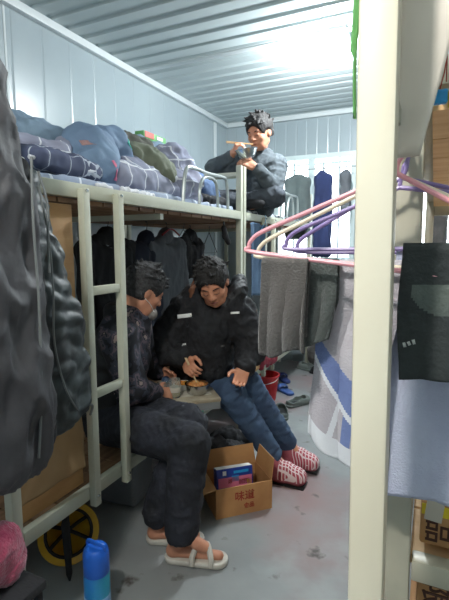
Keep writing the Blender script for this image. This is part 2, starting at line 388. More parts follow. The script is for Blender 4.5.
bmesh.ops.recalc_face_normals(bm, faces=bm.faces); me = bpy.data.meshes.new('ceiling'); bm.to_mesh(me); bm.free()
o = finish('ceiling', me, M['ceil'], None, False); tag(o, 'ribbed grey metal sheet ceiling', 'ceiling', kind='structure')
M['trim'] = mat('white_trim', rgb(206, 214, 216), .4)
for nm, a in (('trim_1', (XL, XL + .045, YF, YB, ZC - .05, ZC)), ('trim_2', (XL + .045, XR, YB - .045, YB, ZC - .05, ZC)), ('trim_3', (XL + .045, XR, 3.21, 3.27, ZC - .008, ZC)), ('trim_4', (XL, XL + .012, 4.72, 4.78, 0, ZC - .05)), ('trim_5', (XL, XL + .004, 1.96, 1.975, 0, ZC - .05))):
    o = MB().bb(*a, bev=.003).build(nm, M['trim']); tag(o, {'trim_1': 'white cornice strip along the left wall', 'trim_2': 'white cornice strip along the far wall', 'trim_3': 'flat white joint strip across the ceiling', 'trim_4': 'vertical joint strip on the left wall by the far corner', 'trim_5': 'vertical joint strip on the left wall near the viewer'}[nm], 'trim', kind='structure')
M['pvc'] = mat('window_frame_pvc', rgb(206, 220, 220), .4)
M['glass'] = mat('window_glass', (1, 1, 1, 1), .02, trans=1.0, spec=.5); M['glass'].node_tree.nodes['Principled BSDF'].inputs['IOR'].default_value = 1.08
for wi, (x0, x1) in enumerate(WX):
    w = bpy.data.objects.new('window_%d' % (wi + 1), None); C.objects.link(w); tag(w, ['sliding window behind the top-bunk eater with garments hung against it', 'sliding window at the far end behind the right-hand bunk'][wi], 'window', kind='structure')
    f = MB(); t = .05
    f.bb(x0, x1, YB - .015, YB + .05, WZ1 - t, WZ1).bb(x0, x1, YB - .015, YB + .05, WZ0, WZ0 + t).bb(x0, x0 + t, YB - .015, YB + .05, WZ0 + t, WZ1 - t).bb(x1 - t, x1, YB - .015, YB + .05, WZ0 + t, WZ1 - t)
    f.build('window_frame', M['pvc'], w)
    mx = -1.29 if wi == 0 else .4
    MB().bb(mx - .035, mx + .035, YB - .01, YB + .03, WZ0 + t, WZ1 - t, .004).build('mullion', M['pvc'], w)
    for a, c in ((x0 + t, mx - .035), (mx + .035, x1 - t)): MB().bb(a, c, YB + .01, YB + .016, WZ0 + t, WZ1 - t).build('pane', M['glass'], w)
    gr = MB(); xs = [-1.51, -1.17, -.99] if wi == 0 else [.05, .25, .6, .8]
    for x in xs: gr.bb(x - .009, x + .009, YB + .07, YB + .088, WZ0 - .04, WZ1 + .04)
    gr.bb(x0 - .02, x1 + .02, YB + .088, YB + .1, WZ1 - .1, WZ1 - .08).bb(x0 - .02, x1 + .02, YB + .088, YB + .1, WZ0 + .2, WZ0 + .22)
    gr.build('security_bars', M['pvc'], w)
    settle(w, ((x0 + x1) / 2, YB, WZ0))
# lamps
M['lampglass'] = mat('lamp_diffuser', (1, 1, 1, 1), .5, emit=(.93, .98, 1, 1), estr=18)
for i, (lx, ly) in enumerate((LAMP_A, LAMP_B)):
    t = thing('ceiling_lamp', ['lit square lamp on the ribbed ceiling near the far end', 'lit square lamp on the ceiling behind the viewer'][i], 'lamp')
    MB().box((lx, ly, ZC - .015), (.2, .2, .03), bev=.006).build('base_plate', M['white'], t)
    MB().box((lx, ly, ZC - .045), (.17, .17, .03), bev=.012).build('diffuser', M['lampglass'], t)
    settle(t, (lx, ly, ZC - .06))

# ---------------------------------------------------------------- bunk beds
def bunk(label, xf, xb, y0, y1, mm, guard, ladder, post_top=1.94, group=None, deckm='deck', deck_y0=None, rungs=(.775, 1.2), sgn=-1):
    """xf aisle side, xb wall side"""
    t = thing('bunk_bed', label, 'bed'); s = 1 if xb > xf else -1; h = .02
    for x in (xf, xb):
        for y in (y0, y1): MB().bb(min(x, x + s * .04), max(x, x + s * .04), y - h, y + h, 0, post_top if x == xf else 1.94, .004).build('post', mm, t)
    for zt, nm in ((1.62, 'upper_side_rail'), (.38, 'lower_side_rail')):
        for x in (xf, xb): MB().bb(min(x, x + s * .032), max(x, x + s * .032), y0 + h, y1 - h, zt - .056, zt, .004).build(nm, mm, t)
    for y in (y0, y1):
        for z in (.35, 1.6, 1.88): MB().bb(min(xf + s * .04, xb), max(xf + s * .04, xb), y - .014, y + .014, z - .028 if z < 1.7 else z - .015, z + .02 if z < 1.7 else z + .015, .004).build('end_rail', mm, t)
    for z in (1.545, .3):
        d = MB(); n = int((y1 - y0 - .06) / .12)
        for i in range(n): ya = y0 + .03 + i * (y1 - y0 - .06) / n; d.bb(min(xf + s * .034, xb - s * .002), max(xf + s * .034, xb - s * .002), ya, ya + (y1 - y0 - .06) / n - .012, z, z + .018)
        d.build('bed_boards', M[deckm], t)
        MB().bb(min(xf + s * .034, xb - s * .002), max(xf + s * .034, xb - s * .002), (y0 + y1) / 2 - .015, (y0 + y1) / 2 + .015, z - .03, z - .001).build('cross_beam', mm, t)
    if ladder:
        l0, l1 = ladder
        for y in (l0, l1): MB().bb(xf + .001, xf + .034, y - .018, y + .018, .30, 1.6, .004).build('ladder_stile', mm, t)
        for z in rungs: MB().bb(xf + .004, xf + .03, l0 + .018, l1 - .018, z - .018, z + .018, .004).build('rung', mm, t)
        for y in (l0, l1):
            for z in (.345, 1.59): MB().lathe([(.0, .006), (.005, .006), (.007, 0)], (0, 0, 0), 8).build('bolt', M['steel'], t).data.transform(Matrix.Translation((xf + .034, y, z)) @ Matrix.Rotation(math.pi / 2, 4, 'Y'))
    for g in guard:
        a, b2, zt = g; x = xf + s * .016
        g_ = MB().tube(bez([(x, a - .04, 1.61), (x, a - .03, 1.7), (x, a - .005, zt - .03), (x, a + .05, zt), (x, (a + b2) / 2, zt - .005), (x, b2 - .05, zt), (x, b2 - .008, zt - .03), (x, b2 + .01, 1.7), (x, b2 + .015, 1.61)], 5), .011, 8).build('guard_rail', M['tubegrey'], t)
        a2, b3 = a + .17, b2 - .15
        MB().tube(bez([(x, a2 - .02, 1.61), (x, a2 - .01, 1.72), (x, a2 + .05, zt - .035), (x, b3 - .04, zt - .035), (x, b3, 1.72), (x, b3 + .01, 1.61)], 5), .01, 8).build('guard_hoop', M['tubegrey'], t)
    settle(t, ((xf + xb) / 2, (y0 + y1) / 2, 0)); return t
XB = -1.25
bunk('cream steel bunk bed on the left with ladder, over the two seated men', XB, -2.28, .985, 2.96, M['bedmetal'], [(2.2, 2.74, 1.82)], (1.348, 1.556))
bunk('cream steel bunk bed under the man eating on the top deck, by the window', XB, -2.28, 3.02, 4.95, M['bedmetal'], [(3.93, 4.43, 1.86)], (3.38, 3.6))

# ---------------------------------------------------------------- right-hand bunk / rack frame
t = thing('bunk_bed', 'pale steel bunk frame at the right edge with thick white front post', 'bed')
lean = Matrix.Rotation(math.radians(-.8), 3, 'Y')
MB().box((-.0515, .5, .975), (.038, .036, 1.95), rot=lean, bev=.004).build('post', M['postwhite'], t)
MB().box((-.031, .72, .975), (.040, .04, 1.95), rot=lean, bev=.004).build('post', M['postgrey'], t)
MB().bb(.93, .97, .70, .74, 0, 1.95, .004).build('post', M['postgrey'], t)
for x in (-.047, .93): MB().bb(x, x + .04, 2.55, 2.59, 0, 1.95, .004).build('post', M['postgrey'], t)
MB().bb(-.051, -.041, .52, .70, 1.515, 1.535, .002).build('hanging_bar', M['postgrey'], t)
MB().bb(-.007, .93, .71, .735, 1.60, 1.64, .003).build('end_rail', M['postgrey'], t)
MB().bb(-.007, .93, .705, .735, .853, .888, .003).build('shelf_rail', M['postgrey'], t)
MB().bb(-.007, .93, 2.555, 2.585, 1.53, 1.58, .003).build('end_rail', M['postgrey'], t)
MB().bb(-.007, .93, 2.555, 2.585, .853, .888, .003).build('shelf_rail', M['postgrey'], t)
for x in (-.042, .94): MB().bb(x, x + .03, .74, 2.55, 1.60, 1.65, .003).build('upper_side_rail', M['postgrey'], t)
for x in (-.04, .94): MB().bb(x, x + .028, .74, 2.55, .853, .888, .003).build('lower_side_rail', M['postgrey'], t)
d = MB()
for i in range(9): d.bb(-.012, .938, .745 + i * .2, .745 + i * .2 + .192, 1.575, 1.598)
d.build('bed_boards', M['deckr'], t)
d = MB()
for i in range(12): d.bb(-.01, .938, .745 + i * .15, .745 + i * .15 + .142, .856, .872)
d.build('shelf_boards', M['deckr'], t)
settle(t, (.44, 1.6, 0))

def carton(label, c, d, rz, marks, m='card2', yellow=False, group=None):
    t = thing('cardboard_box', label, 'box', (c[0], c[1], c[2]), rz, group)
    MB().box((0, 0, d[2] / 2), d, bev=.004).build('carton', M[m], t)
    if yellow: MB().box((0, -d[1] / 2 - .0005, d[2] - .012), (d[0] * .99, .002, .018)).box((0, 0, d[2] + .001), (d[0] * .99, d[1] * .3, .002)).build('yellow_tape', M['yellow'], t)
    for (s_, sz, x, z, r, mm) in marks: text('printed_characters', s_, sz, M[mm], t, (x, -d[1] / 2 - .001, z), Matrix.Rotation(math.pi / 2, 3, 'X') @ Matrix.Rotation(r, 3, 'Z'))
    return t
M['yellow'] = mat('yellow_tape', rgb(226, 202, 40), .4)
t = carton('brown cardboard box on the shelf rail with yellow tape and pasted paper slip', (.152, .905, .889), (.3, .3, .074), 0, [('品', .04, -.126, .026, -math.pi / 2, 'ink')], yellow=True)
M['paper'] = mat('paper', rgb(196, 190, 176), .8)
MB().box((-.130, -.1535, .062), (.026, .001, .034), rot=Matrix.Rotation(.1, 3, 'Y')).build('paper_slip', M['paper'], t)
carton('brown cardboard box under the shelf rail with large dark characters', (.152, .905, .60), (.3, .3, .235), 0, [('限', .045, -.124, .203, -math.pi / 2, 'ink'), ('公', .045, -.124, .155, -math.pi / 2, 'ink')])
carton('plain brown cardboard box, lowest of the stack at the right edge', (.16, .92, 0), (.34, .34, .6), 0, [])

# grey sheet hanging by the post, small packets
M['greysheet'] = mat('grey_board', rgb(212, 204, 192), .5, col2=rgb(204, 196, 184), nscale=3)
def gs(u, v):
    z = 1.78 - v * .30; w = .092 - .066 * v; return (-.0455 + w * u, .560 + .002 * math.sin(u * 5) + .002 * math.sin(v * 9), z)
o = cloth('grey_sheet', gs, M['greysheet'], None, 12, 24, .004); tag(o, 'smooth grey sheet tapering downwards beside the thick white post', 'sheet')
o.location = (0, 0, 0)
M['green'] = mat('green_tape', rgb(96, 160, 92), .5); M['bluepk'] = mat('blue_packet', rgb(40, 150, 210), .3); M['yellowcl'] = mat('yellow_cloth', rgb(214, 176, 60), .7)
o = cloth('green_ribbon', lambda u, v: (-.0805 + .006 * (u - 1) * (1 if v < .6 else .35) + .001 * math.sin(v * 7), .489 + .004 * u, 1.66 - .15 * v), M['green'], None, 3, 20, .0012); tag(o, 'green ribbon hanging down the left side of the thick white post', 'ribbon')
t = thing('snack_packet', 'small bright blue packet hanging at the right edge below the grey rail', 'packet')
soft('packet', [('b', (-.003, .60, 1.552), (.0065, .002, .006), rotz(.1), .002)], M['bluepk'], t, .0012, .002, folds(.0006, .01, 3)); MB().box((-.003, .5975, 1.553), (.006, .0006, .0025), rot=Matrix.Rotation(-.4, 3, 'Y')).build('white_print', M['white'], t)
MB().tube([(-.003, .6, 1.56), (.001, .603, 1.58), (.003, .604, 1.60), (.004, .70, 1.60)], .0008, 6).build('string', M['redink'], t)
settle(t, (-.003, .60, 1.545))
o = soft('yellow_cloth', [('c', (.013, .60, 1.568), (.010, .6, 1.553), .005, .0045), ('c', (.010, .6, 1.553), (.008, .6, 1.54), .003, .002)], M['yellowcl'], None, .0015, .004); tag(o, 'small yellow rag hanging at the right edge beside the blue packet', 'rag')

# ---------------------------------------------------------------- hangers on the bar between the two posts
def hanger(label, mm, y, hookx, xl, xr, zl, zr, ztop, r=.0031, dy=0.0, name='clothes_hanger'):
    """xl,xr ends; zl,zr height of bottom bar ends"""
    t = thing(name, label, 'hanger'); cx = hookx
    yl, yr = y + dy, y - dy
    pts = [(cx, y, ztop), (cx + (xl + .02 - cx) * .33, y + dy * .3, ztop + (zl + .027 - ztop) * .33), (cx + (xl + .02 - cx) * .67, y + dy * .6, ztop + (zl + .027 - ztop) * .67), (xl + .02, yl, zl + .027), (xl + .004, yl, zl + .016), (xl, yl, zl + .006), (xl + .012, yl, zl - .002), ((xl + xr) / 2, y, (zl + zr) / 2), (xr - .012, yr, zr - .002), (xr, yr, zr + .006), (xr - .012, yr, zr + .022), (xr - .06, yr, zr + .055)]
    MB().tube(bez(pts + [pts[0]], 8)[:-1], r, 8, closed=True).build('frame', mm, t)
    hk = [(cx, y, ztop), (cx + .001, y, ztop + .012), (cx + .007, y, ztop + .025), (cx + .010, y, 1.530), (cx + .007, y, 1.538), (cx, y, 1.540), (cx - .007, y, 1.537), (cx - .009, y, 1.528)]
    MB().tube(bez(hk, 5), r * .9, 8).build('hook', mm, t)
    settle(t, (cx, y, ztop)); return t
M['hpink'] = mat('pink_plastic_wire', rgb(240, 168, 178), .35); M['hcream'] = mat('cream_plastic_wire', rgb(236, 224, 200), .35); M['hpurple'] = mat('purple_plastic_wire', rgb(142, 124, 176), .35)
HY = {'pink': .585, 'cream': .612, 'purple': .645, 'lilac': .67}
hanger('pink plastic-coated clothes hanger, nearest of those hooked behind the white post', M['hpink'], HY['pink'], -.045, -.236, .155, 1.372, 1.326, 1.466)
hanger('cream plastic-coated clothes hanger hooked behind the white post', M['hcream'], HY['cream'], -.045, -.232, .16, 1.364, 1.338, 1.468)
hanger('purple plastic-coated clothes hanger behind the cream one', M['hpurple'], HY['purple'], -.045, -.2, .17, 1.376, 1.374, 1.456)
hanger('lilac plastic-coated clothes hanger, farthest of those hooked behind the white post', M['hpurple'], HY['lilac'], -.045, -.19, .18, 1.372, 1.368, 1.472)

# towels and a dark garment on the hangers
M['tgrey'] = mat('charcoal_towel', rgb(86, 82, 80), .95, col2=rgb(58, 57, 56), nscale=9, bump=.4, bscale=330, sheen=.3)
M['tgreen'] = mat('slate_green_towel', rgb(72, 78, 76), .95, col2=rgb(52, 58, 57), nscale=12, bump=.4, bscale=330, sheen=.3)
M['tlav'] = mat('lavender_towel', rgb(190, 196, 216), .95, col2=rgb(176, 180, 204), nscale=14, bump=.32, bscale=380, sheen=.3)
M['tlight'] = mat('pale_grey_towel', rgb(186, 182, 188), .95, col2=rgb(168, 162, 170), nscale=20, bump=.32, bscale=380, sheen=.3)
M['tblue'] = mat('blue_towel_stripe', rgb(108, 124, 172), .95, bump=.32, bscale=380); M['twhite'] = mat('white_towel_stripe', rgb(214, 216, 222), .95, bump=.2, bscale=460)
def towel(name, label, x0, x1, ztop, zb, y, m, seed, amp=.006, nf=3, taper=0, hem=None, zones=None, drop_back=.5, cat='towel', bx=0, th=.004, nu=44, nv=90):
    """towel folded over a hanger bar at height ztop: front sheet long, back sheet shorter"""
    r = random.Random(seed); ph = [r.uniform(0, 6.28) for _ in range(6)]; Lf = ztop - zb; Lb = Lf * drop_back
    def fn(u, v):
        s = v * (Lf + Lb + .012) - Lb  # negative: back
        if s < 0: yy = y + .007; z = ztop - (-s)
        elif s < .012: a = s / .012 * math.pi; yy = y + .007 * math.cos(a); z = ztop + .005 * math.sin(a)
        else: yy = y - .007; z = ztop - (s - .012)
        k = min(1, abs(ztop - z) / .12); side = 1 if s < .006 else -1
        w = (x1 - x0) * (1 - taper * k); x = x0 + (x1 - x0 - w) * .5 + w * u + bx * k * k
        yy += side * k * (amp * abs(math.sin(nf * math.pi * u + ph[0] + .6 * math.sin(z * 14 + ph[1]))) + amp * .4 * math.sin(9 * u + z * 30 + ph[2]))
        x += k * .004 * math.sin(z * 25 + ph[3])
        if hem and s > .012: z += hem(u) * k
        return (x, yy, z)
    zz = (lambda u, v: zones(u, v * (Lf + Lb + .012) - Lb)) if zones else None
    o = cloth(name, fn, m, None, nu, nv, th, zz); return tag(o, label, cat)
towel('towel', 'charcoal grey-brown towel folded over the pink hanger, left of the white post', -.2145, -.150, 1.356, 1.236, HY['pink'], M['tgrey'], 3, .009, 2.6, .06, lambda u: -.010 * math.sin(u * 5 + .6) - .008 * u, drop_back=.85)
towel('towel', 'narrow slate-green towel beside the charcoal towel', -.157, -.116, 1.355, 1.243, HY['cream'], M['tgreen'], 5, .008, 1.9, .2, lambda u: .016 * (u - .4), drop_back=.85, bx=-.004)
def lz(u, s):
    if s < 0: return 0
    e = s + .05 * math.sin(1.0 + u * 1.1)
    if s > .262 - .0 : return 2
    if .128 + .07 * u < s < .168 + .085 * u and u < .55: return 1
    if .168 + .085 * u <= s < .178 + .085 * u and u < .6: return 2
    if u < .05 and .1 < s < .17: return 2
    if abs(u - (.28 + (.27 - s) * 1.6)) < .035 and s > .19: return 2
    if u > .46 and s > .2 + .0 and u < .6: return 1
    return 0
towel('towel', 'pale grey bath towel with blue and white check hanging behind the white post', -.132, -.03, 1.3535, 1.075, HY['cream'] + .022, [M['tlight'], M['tblue'], M['twhite']], 11, .008, 2.6, 0, lambda u: .03 * math.cos(u * 3.1) * -0 + (.03 * (1 - u) ** 3 - .012 * math.sin(u * 3)), lz, bx=-.02, nu=110, nv=200)
towel('towel', 'plain lavender bath towel hanging at the right edge behind the dark garment', -.046, .12, 1.372, 1.02, HY['purple'] + .012, M['tlav'], 14, .007, 2.1, 0, lambda u: .006 * math.sin(u * 4))
M['jersey'] = mat('black_jersey', rgb(50, 56, 56), .9, col2=rgb(38, 43, 44), nscale=9, bump=.3, bscale=120); M['jerseylight'] = mat('grey_jersey_panel', rgb(96, 104, 98), .9, col2=rgb(80, 88, 84), nscale=16, bump=.3, bscale=120)
def jz(u, s): return 1 if (s > .055 and s < .10 and ((u - .55) / .42) ** 2 + ((s - .06) / .034) ** 2 < 1) else 0
jt = towel('folded_shorts', 'black sports garment with grey inset and white lettering hanging in front of the lavender towel', -.034, .07, 1.376, 1.216, HY['pink'] + .006, [M['jersey'], M['jerseylight']], 21, .0055, 2.4, -.02, lambda u: .008 * (u - .3), jz, drop_back=.7, cat='clothing')
M['jw'] = mat('white_lettering', rgb(190, 194, 190), .7)
for (cx_, cz_, tl) in ((-.026, 1.258, .35),): [patch('lettering', jt, (cx_ - .001 + k * .0052, .5, cz_ + k * .0022), (0, 1, 0), .0034, .006 - .001 * (k == 1), M['jw'], jt, .0006, .3 + .2 * (k % 2), 3, 2) for k in range(3)]
patch('lettering', jt, (.062, .5, 1.262), (0, 1, 0), .012, .007, M['jw'], jt, .0006, -.1, 8, 2)

# ---------------------------------------------------------------- side panel, padded sheet, jackets at the near left
o = MB().bb(-1.300, -1.292, 1.008, 1.345, .385, 1.54, .002).build('plywood_panel', M['ply']); tag(o, 'tan plywood panel closing the near end of the left bunk beside the ladder', 'panel')
M['padded'] = mat('tan_quilted_sheet', rgb(168, 138, 98), .75, col2=rgb(150, 120, 82), nscale=5, bump=.1)
V_ = lambda u, v: (-1.284 + .006 * math.sin(u * 9 + 5 * v) * math.sin(v * 11 + 4 * math.sin(u * 4)), 1.01 + u * .335, .86 - v * .40)
o = cloth('quilted_sheet', V_, M['padded'], None, 30, 40, .004); tag(o, 'crumpled tan sheet fixed over the plywood panel behind the dark jackets', 'sheet')
M['jacketgrey'] = mat('dark_grey_shell', rgb(72, 72, 76), .6, col2=rgb(44, 45, 50), nscale=4, bump=.15, bscale=50)
M['jacketgreen'] = mat('green_black_puffer', rgb(52, 62, 64), .5, col2=rgb(30, 35, 38), nscale=8, bump=.15, bscale=40)
M['piping'] = mat('pale_piping', rgb(104, 108, 108), .5)
t = thing('jacket', 'smooth dark grey winter jacket hanging nearest at the left edge', 'jacket')
jk = soft('body', [('c', (-1.10, .76, 1.80), (-1.10, .70, 1.0), .06, .10), ('c', (-1.10, .83, 1.84), (-1.09, .86, 1.45), .055, .075), ('c', (-1.09, .86, 1.5), (-1.08, .885, .95), .075, .08), ('c', (-1.10, .75, 1.3), (-1.07, .80, .80), .11, .10), ('c', (-1.07, .87, 1.0), (-1.075, .89, .78), .08, .06), ('c', (-1.10, .62, 1.76), (-1.06, .55, 1.0), .06, .08), ('b', (-1.09, .76, 1.0), (.05, .12, .22), None, .03), ('c', (-1.1, .74, 1.86), (-1.1, .80, 1.90), .05, .04)],
     M['jacketgrey'], t, .011, .05, folds(.013, .16, 4, .5, (1, 1, .6)), 2)
MB().tube(bez([(-1.0, .90, 1.62), (-.995, .89, 1.45), (-.985, .885, 1.2), (-.985, .875, .95), (-.99, .86, .78)], 8), .004, 6).build('zip', M['piping'], t)
MB().tube(bez([(-1.1, .76, 1.90), (-1.1, .76, 1.955), (-1.125, .76, 1.985), (-1.15, .77, 1.96)], 5), .003, 6).build('hanger_hook', M['steel'], t)
settle(t, (-1.1, .76, .7))
def quilt(amp, hz, seed):
    def f(P, N):
        w = waves(P, seed, .22) * .05 + waves(P, seed + 5, .09) * .018; a = np.abs(np.sin((P[:, 2] + w + P[:, 1] * .35) / hz * math.pi)); b_ = np.abs(np.sin((P[:, 1] + w * 1.5 - P[:, 2] * .3) / (hz * 1.35) * math.pi))
        return amp * (a ** .6 * 1.1 + b_ ** .6 * .7 - 1) + amp * 1.0 * waves(P, seed + 3, .08)
    return f
t = thing('jacket', 'green-black quilted puffer jacket with pale piping hanging from the bunk rail', 'jacket')
soft('body', [('c', (-1.16, .99, 1.56), (-1.16, 1.0, .86), .05, .08), ('c', (-1.17, 1.035, 1.59), (-1.16, 1.075, 1.34), .03, .05), ('c', (-1.16, 1.075, 1.34), (-1.155, 1.12, 1.12), .05, .07), ('c', (-1.155, 1.12, 1.12), (-1.155, 1.13, .83), .075, .06), ('c', (-1.15, 1.03, 1.2), (-1.13, 1.05, .82), .08, .07), ('b', (-1.145, 1.05, .90), (.03, .11, .08), None, .035)],
     M['jacketgreen'], t, .0095, .04, quilt(.0075, .062, 5), 1)
MB().tube(bez([(-1.095, 1.005, 1.56), (-1.08, 1.02, 1.42), (-1.06, 1.01, 1.25), (-1.055, 1.00, 1.08), (-1.05, 1.03, .93), (-1.06, 1.09, .83)], 8), .0035, 6).build('piping', M['piping'], t)
MB().tube(bez([(-1.085, 1.11, .80), (-1.08, 1.16, .82), (-1.10, 1.205, .80), (-1.12, 1.215, .76)], 6), .005, 6).build('waist_cord', M['piping'], t)
MB().tube(bez([(-1.16, 1.03, 1.58), (-1.17, 1.03, 1.64), (-1.2, 1.03, 1.66), (-1.235, 1.03, 1.645), (-1.236, 1.03, 1.625)], 5), .003, 6).build('hanging_loop', M['white'], t)
settle(t, (-1.15, 1.05, .72))
t = thing('jacket', 'dark inner jacket squeezed between the grey jacket and the puffer', 'jacket')
soft('body', [('c', (-1.13, .93, 1.60), (-1.12, .95, .9), .05, .06), ('c', (-1.12, .95, 1.3), (-1.10, .95, .78), .05, .05)], M['black'], t, .011, .03, folds(.01, .12, 8), 2)
MB().tube(bez([(-1.07, .985, 1.60), (-1.055, 1.0, 1.5), (-1.05, .99, 1.4), (-1.045, .985, 1.3)], 6), .004, 6).build('drawstring', M['piping'], t)
MB().tube(bez([(-1.13, .93, 1.64), (-1.14, .93, 1.70), (-1.18, .94, 1.72), (-1.21, .96, 1.70)], 5), .003, 6).build('hanger_hook', M['steel'], t)
settle(t, (-1.12, .94, .75))
M['pinkfur'] = mat('pink_plush', rgb(176, 62, 96), .95, col2=rgb(150, 46, 78), nscale=30, bump=.5, bscale=150, sheen=.5)
o = soft('plush_slipper', [('e', (-1.13, .80, .50), (.06, .09, .06), rotz(.2)), ('e', (-1.13, .84, .43), (.05, .06, .075), None), ('c', (-1.13, .76, .44), (-1.13, .70, .40), .05, .04)], M['pinkfur'], None, .007, .03, folds(.003, .04, 2)); tag(o, 'pink plush slipper at the lower left edge by the bunk post', 'slipper')
t = thing('storage_stool', 'dark low stool under the pink slipper at the left edge', 'stool')
MB().bb(-1.2, -1.03, .62, .90, .33, .36, .006).build('seat', M['black'], t)
for x in (-1.19, -1.06):
    for y in (.64, .87): MB().bb(x, x + .02, y, y + .02, 0, .33, .002).build('leg', M['black'], t)
settle(t, (-1.11, .76, 0))

# ---------------------------------------------------------------- under the near bunk: helmet, spray bottle, bin, boxes
M['helmet'] = mat('yellow_helmet', rgb(206, 164, 44), .35, col2=rgb(186, 144, 34), nscale=6); M['strap'] = mat('black_webbing', rgb(26, 25, 26), .7)
t = thing('safety_helmet', 'yellow hard hat lying on its side with black webbing inside', 'helmet')
HR = Matrix.Rotation(math.radians(-78), 3, 'X') @ Matrix.Rotation(0, 3, 'Z'); hc = Vector((0, 0, 0))
HM = Vector((0, 0, -1)).rotation_difference(Vector((.70, -.62, .36)).normalized()).to_matrix()
pr = [(.128, -.002), (.130, .006), (.108, .010), (.104, .05), (.088, .09), (.055, .122), (.0, .134), (.0, .131), (.052, .118), (.084, .087), (.1, .048), (.104, .008), (.128, -.002)]
MB().lathe(pr, (0, 0, 0), 36, HM).build('shell', M['helmet'], t)
for k in range(3):
    a = k * math.pi / 3 + .3; pts = [HM @ Vector((math.cos(a) * .1 * s, math.sin(a) * .1 * s, .012 + .055 * (1 - s * s))) for s in np.linspace(-1, 1, 15)]
    MB().tube(pts, .009, 6).build('crown_strap', M['strap'], t)
MB().tube([HM @ Vector((.098 * math.cos(i / 24 * 2 * math.pi), .098 * math.sin(i / 24 * 2 * math.pi), .014)) for i in range(24)], .008, 6, closed=True).build('headband', M['strap'], t)
t.location = (-1.39, 1.345, .125)
M['bluecap'] = mat('blue_plastic', rgb(30, 92, 190), .35); M['bluebody'] = mat('blue_printed_tin', rgb(34, 110, 178), .3, col2=rgb(40, 140, 150), nscale=9)
t = thing('spray_can', 'large blue can with bright blue cap standing on the floor beside the bunk', 'can')
MB().lathe([(.037, 0), (.04, .004), (.04, .125), (.037, .13), (.036, .133)], (0, 0, 0), 28).build('body', M['bluebody'], t)
MB().lathe([(.0375, .131), (.0395, .134), (.0395, .185), (.036, .2), (.03, .206), (.0, .207)], (0, 0, 0), 28).build('cap', M['bluecap'], t)
MB().tube(bez([(-.032, 0, .2), (-.03, 0, .216), (0, -.004, .22), (.03, 0, .216), (.033, 0, .2)], 4), .005, 6).build('cap_handle', M['bluecap'], t)
MB().lathe([(.0402, .03), (.0406, .031), (.0406, .07), (.0402, .071)], (0, 0, 0), 28).build('label', mat('pale_label', rgb(150, 190, 220), .4, col2=rgb(40, 90, 170), nscale=22), t)
t.location = (-1.075, 1.165, 0); t.scale = (1.2, 1.2, 1.36)
M['greybin'] = mat('grey_plastic_box', rgb(120, 124, 128), .5, col2=rgb(104, 108, 112), nscale=4)
t = thing('storage_box', 'grey plastic storage box on the floor behind the ladder foot', 'box')
soft('tub', [('b', (-1.50, 1.86, .15), (.12, .09, .13), rotz(.1), .015), ('-b', (-1.50, 1.86, .2), (.105, .075, .12), rotz(.1), .015)], M['greybin'], t, .008, .01)
MB().box((-1.50, 1.86, .292), (.28, .225, .02), rot=Matrix.Rotation(.1, 3, 'Z'), bev=.006).build('lid', M['greybin'], t)
settle(t, (-1.5, 1.86, 0))
t = thing('waste_bin', 'dark round bin beneath the near end of the left bunk', 'bin')
MB().lathe([(.07, 0), (.09, .18), (.095, .182), (.095, .19), (.086, .19), (.067, .006), (0, .006)], (0, 0, 0), 28).build('bin', mat('dark_bin_plastic', rgb(44, 48, 56), .5), t); MB().lathe([(.0955, .172), (.1, .174), (.1, .184), (.0955, .186)], (0, 0, 0), 28).build('rim', M['black'], t)
t.location = (-1.58, 1.13, 0)
t = thing('umbrella', 'furled dark umbrella leaning upright under the near bunk', 'umbrella')
MB().tube([(0, 0, 0), (0, 0, .03), (0, 0, .25), (0, 0, .29)], [.004, .012, .018, .007], 10).build('canopy', M['black'], t); MB().tube(bez([(0, 0, .285), (0, 0, .315), (.014, 0, .33), (.026, 0, .315)], 4), .005, 6).build('handle', M['strap'], t)
t.location = (-1.30, 1.25, 0); t.rotation_euler = (0, math.radians(-2), 0)

# ---------------------------------------------------------------- bedding on the top decks
M['sheet'] = plaid_mat('checked_sheet', rgb(150, 160, 178), rgb(206, 212, 220), .16, .012, rgb(136, 148, 170), ('X', 'Y'))
M['plaid'] = plaid_mat('grey_check_comforter', rgb(136, 140, 158), rgb(206, 210, 216), .13, .008, rgb(122, 126, 146), ('Y', 'Z'))
M['plaid2'] = plaid_mat('grey_check_comforter_roll', rgb(144, 146, 166), rgb(204, 208, 218), .15, .009, rgb(126, 130, 150), ('Y', 'Z'))
M['navyplaid'] = plaid_mat('navy_check_pillowcase', rgb(58, 66, 92), rgb(160, 168, 180), .10, .006, rgb(70, 78, 104), ('X', 'Y'))
M['bluegrey'] = mat('blue_grey_quilt', rgb(112, 134, 152), .85, col2=rgb(96, 116, 136), nscale=5, bump=.2, bscale=40)
M['slate'] = mat('slate_blue_duvet', rgb(106, 130, 156), .75, col2=rgb(90, 112, 140), nscale=4, bump=.15, bscale=40)
M['denim'] = mat('denim_blue_duvet', rgb(88, 112, 148), .85, col2=rgb(66, 86, 120), nscale=6, bump=.2, bscale=60)
M['olive'] = mat('olive_cloth', rgb(108, 114, 98), .85, col2=rgb(90, 96, 82), nscale=6, bump=.25, bscale=60); M['olived'] = mat('dark_olive_cloth', rgb(66, 66, 58), .85, bump=.25, bscale=60)
def mattress(label, y0, y1, m):
    return tag(soft('mattress', [('b', (-1.77, (y0 + y1) / 2, 1.606), (.465, (y1 - y0) / 2 - .03, .03), None, .012)], m, None, .016, .02, folds(.007, .16, int(y0 * 10)), 1), label, 'mattress')
mattress('thin mattress with pale blue checked sheet on the top deck of the near left bunk', 1.02, 2.93, M['sheet'])
M['stripe'] = plaid_mat('striped_sheet', rgb(196, 202, 206), rgb(60, 66, 78), .07, .014, rgb(170, 178, 186), ('X', 'X'))
mattress('thin mattress with striped sheet that the top-deck eater sits on', 3.07, 4.9, M['stripe'])
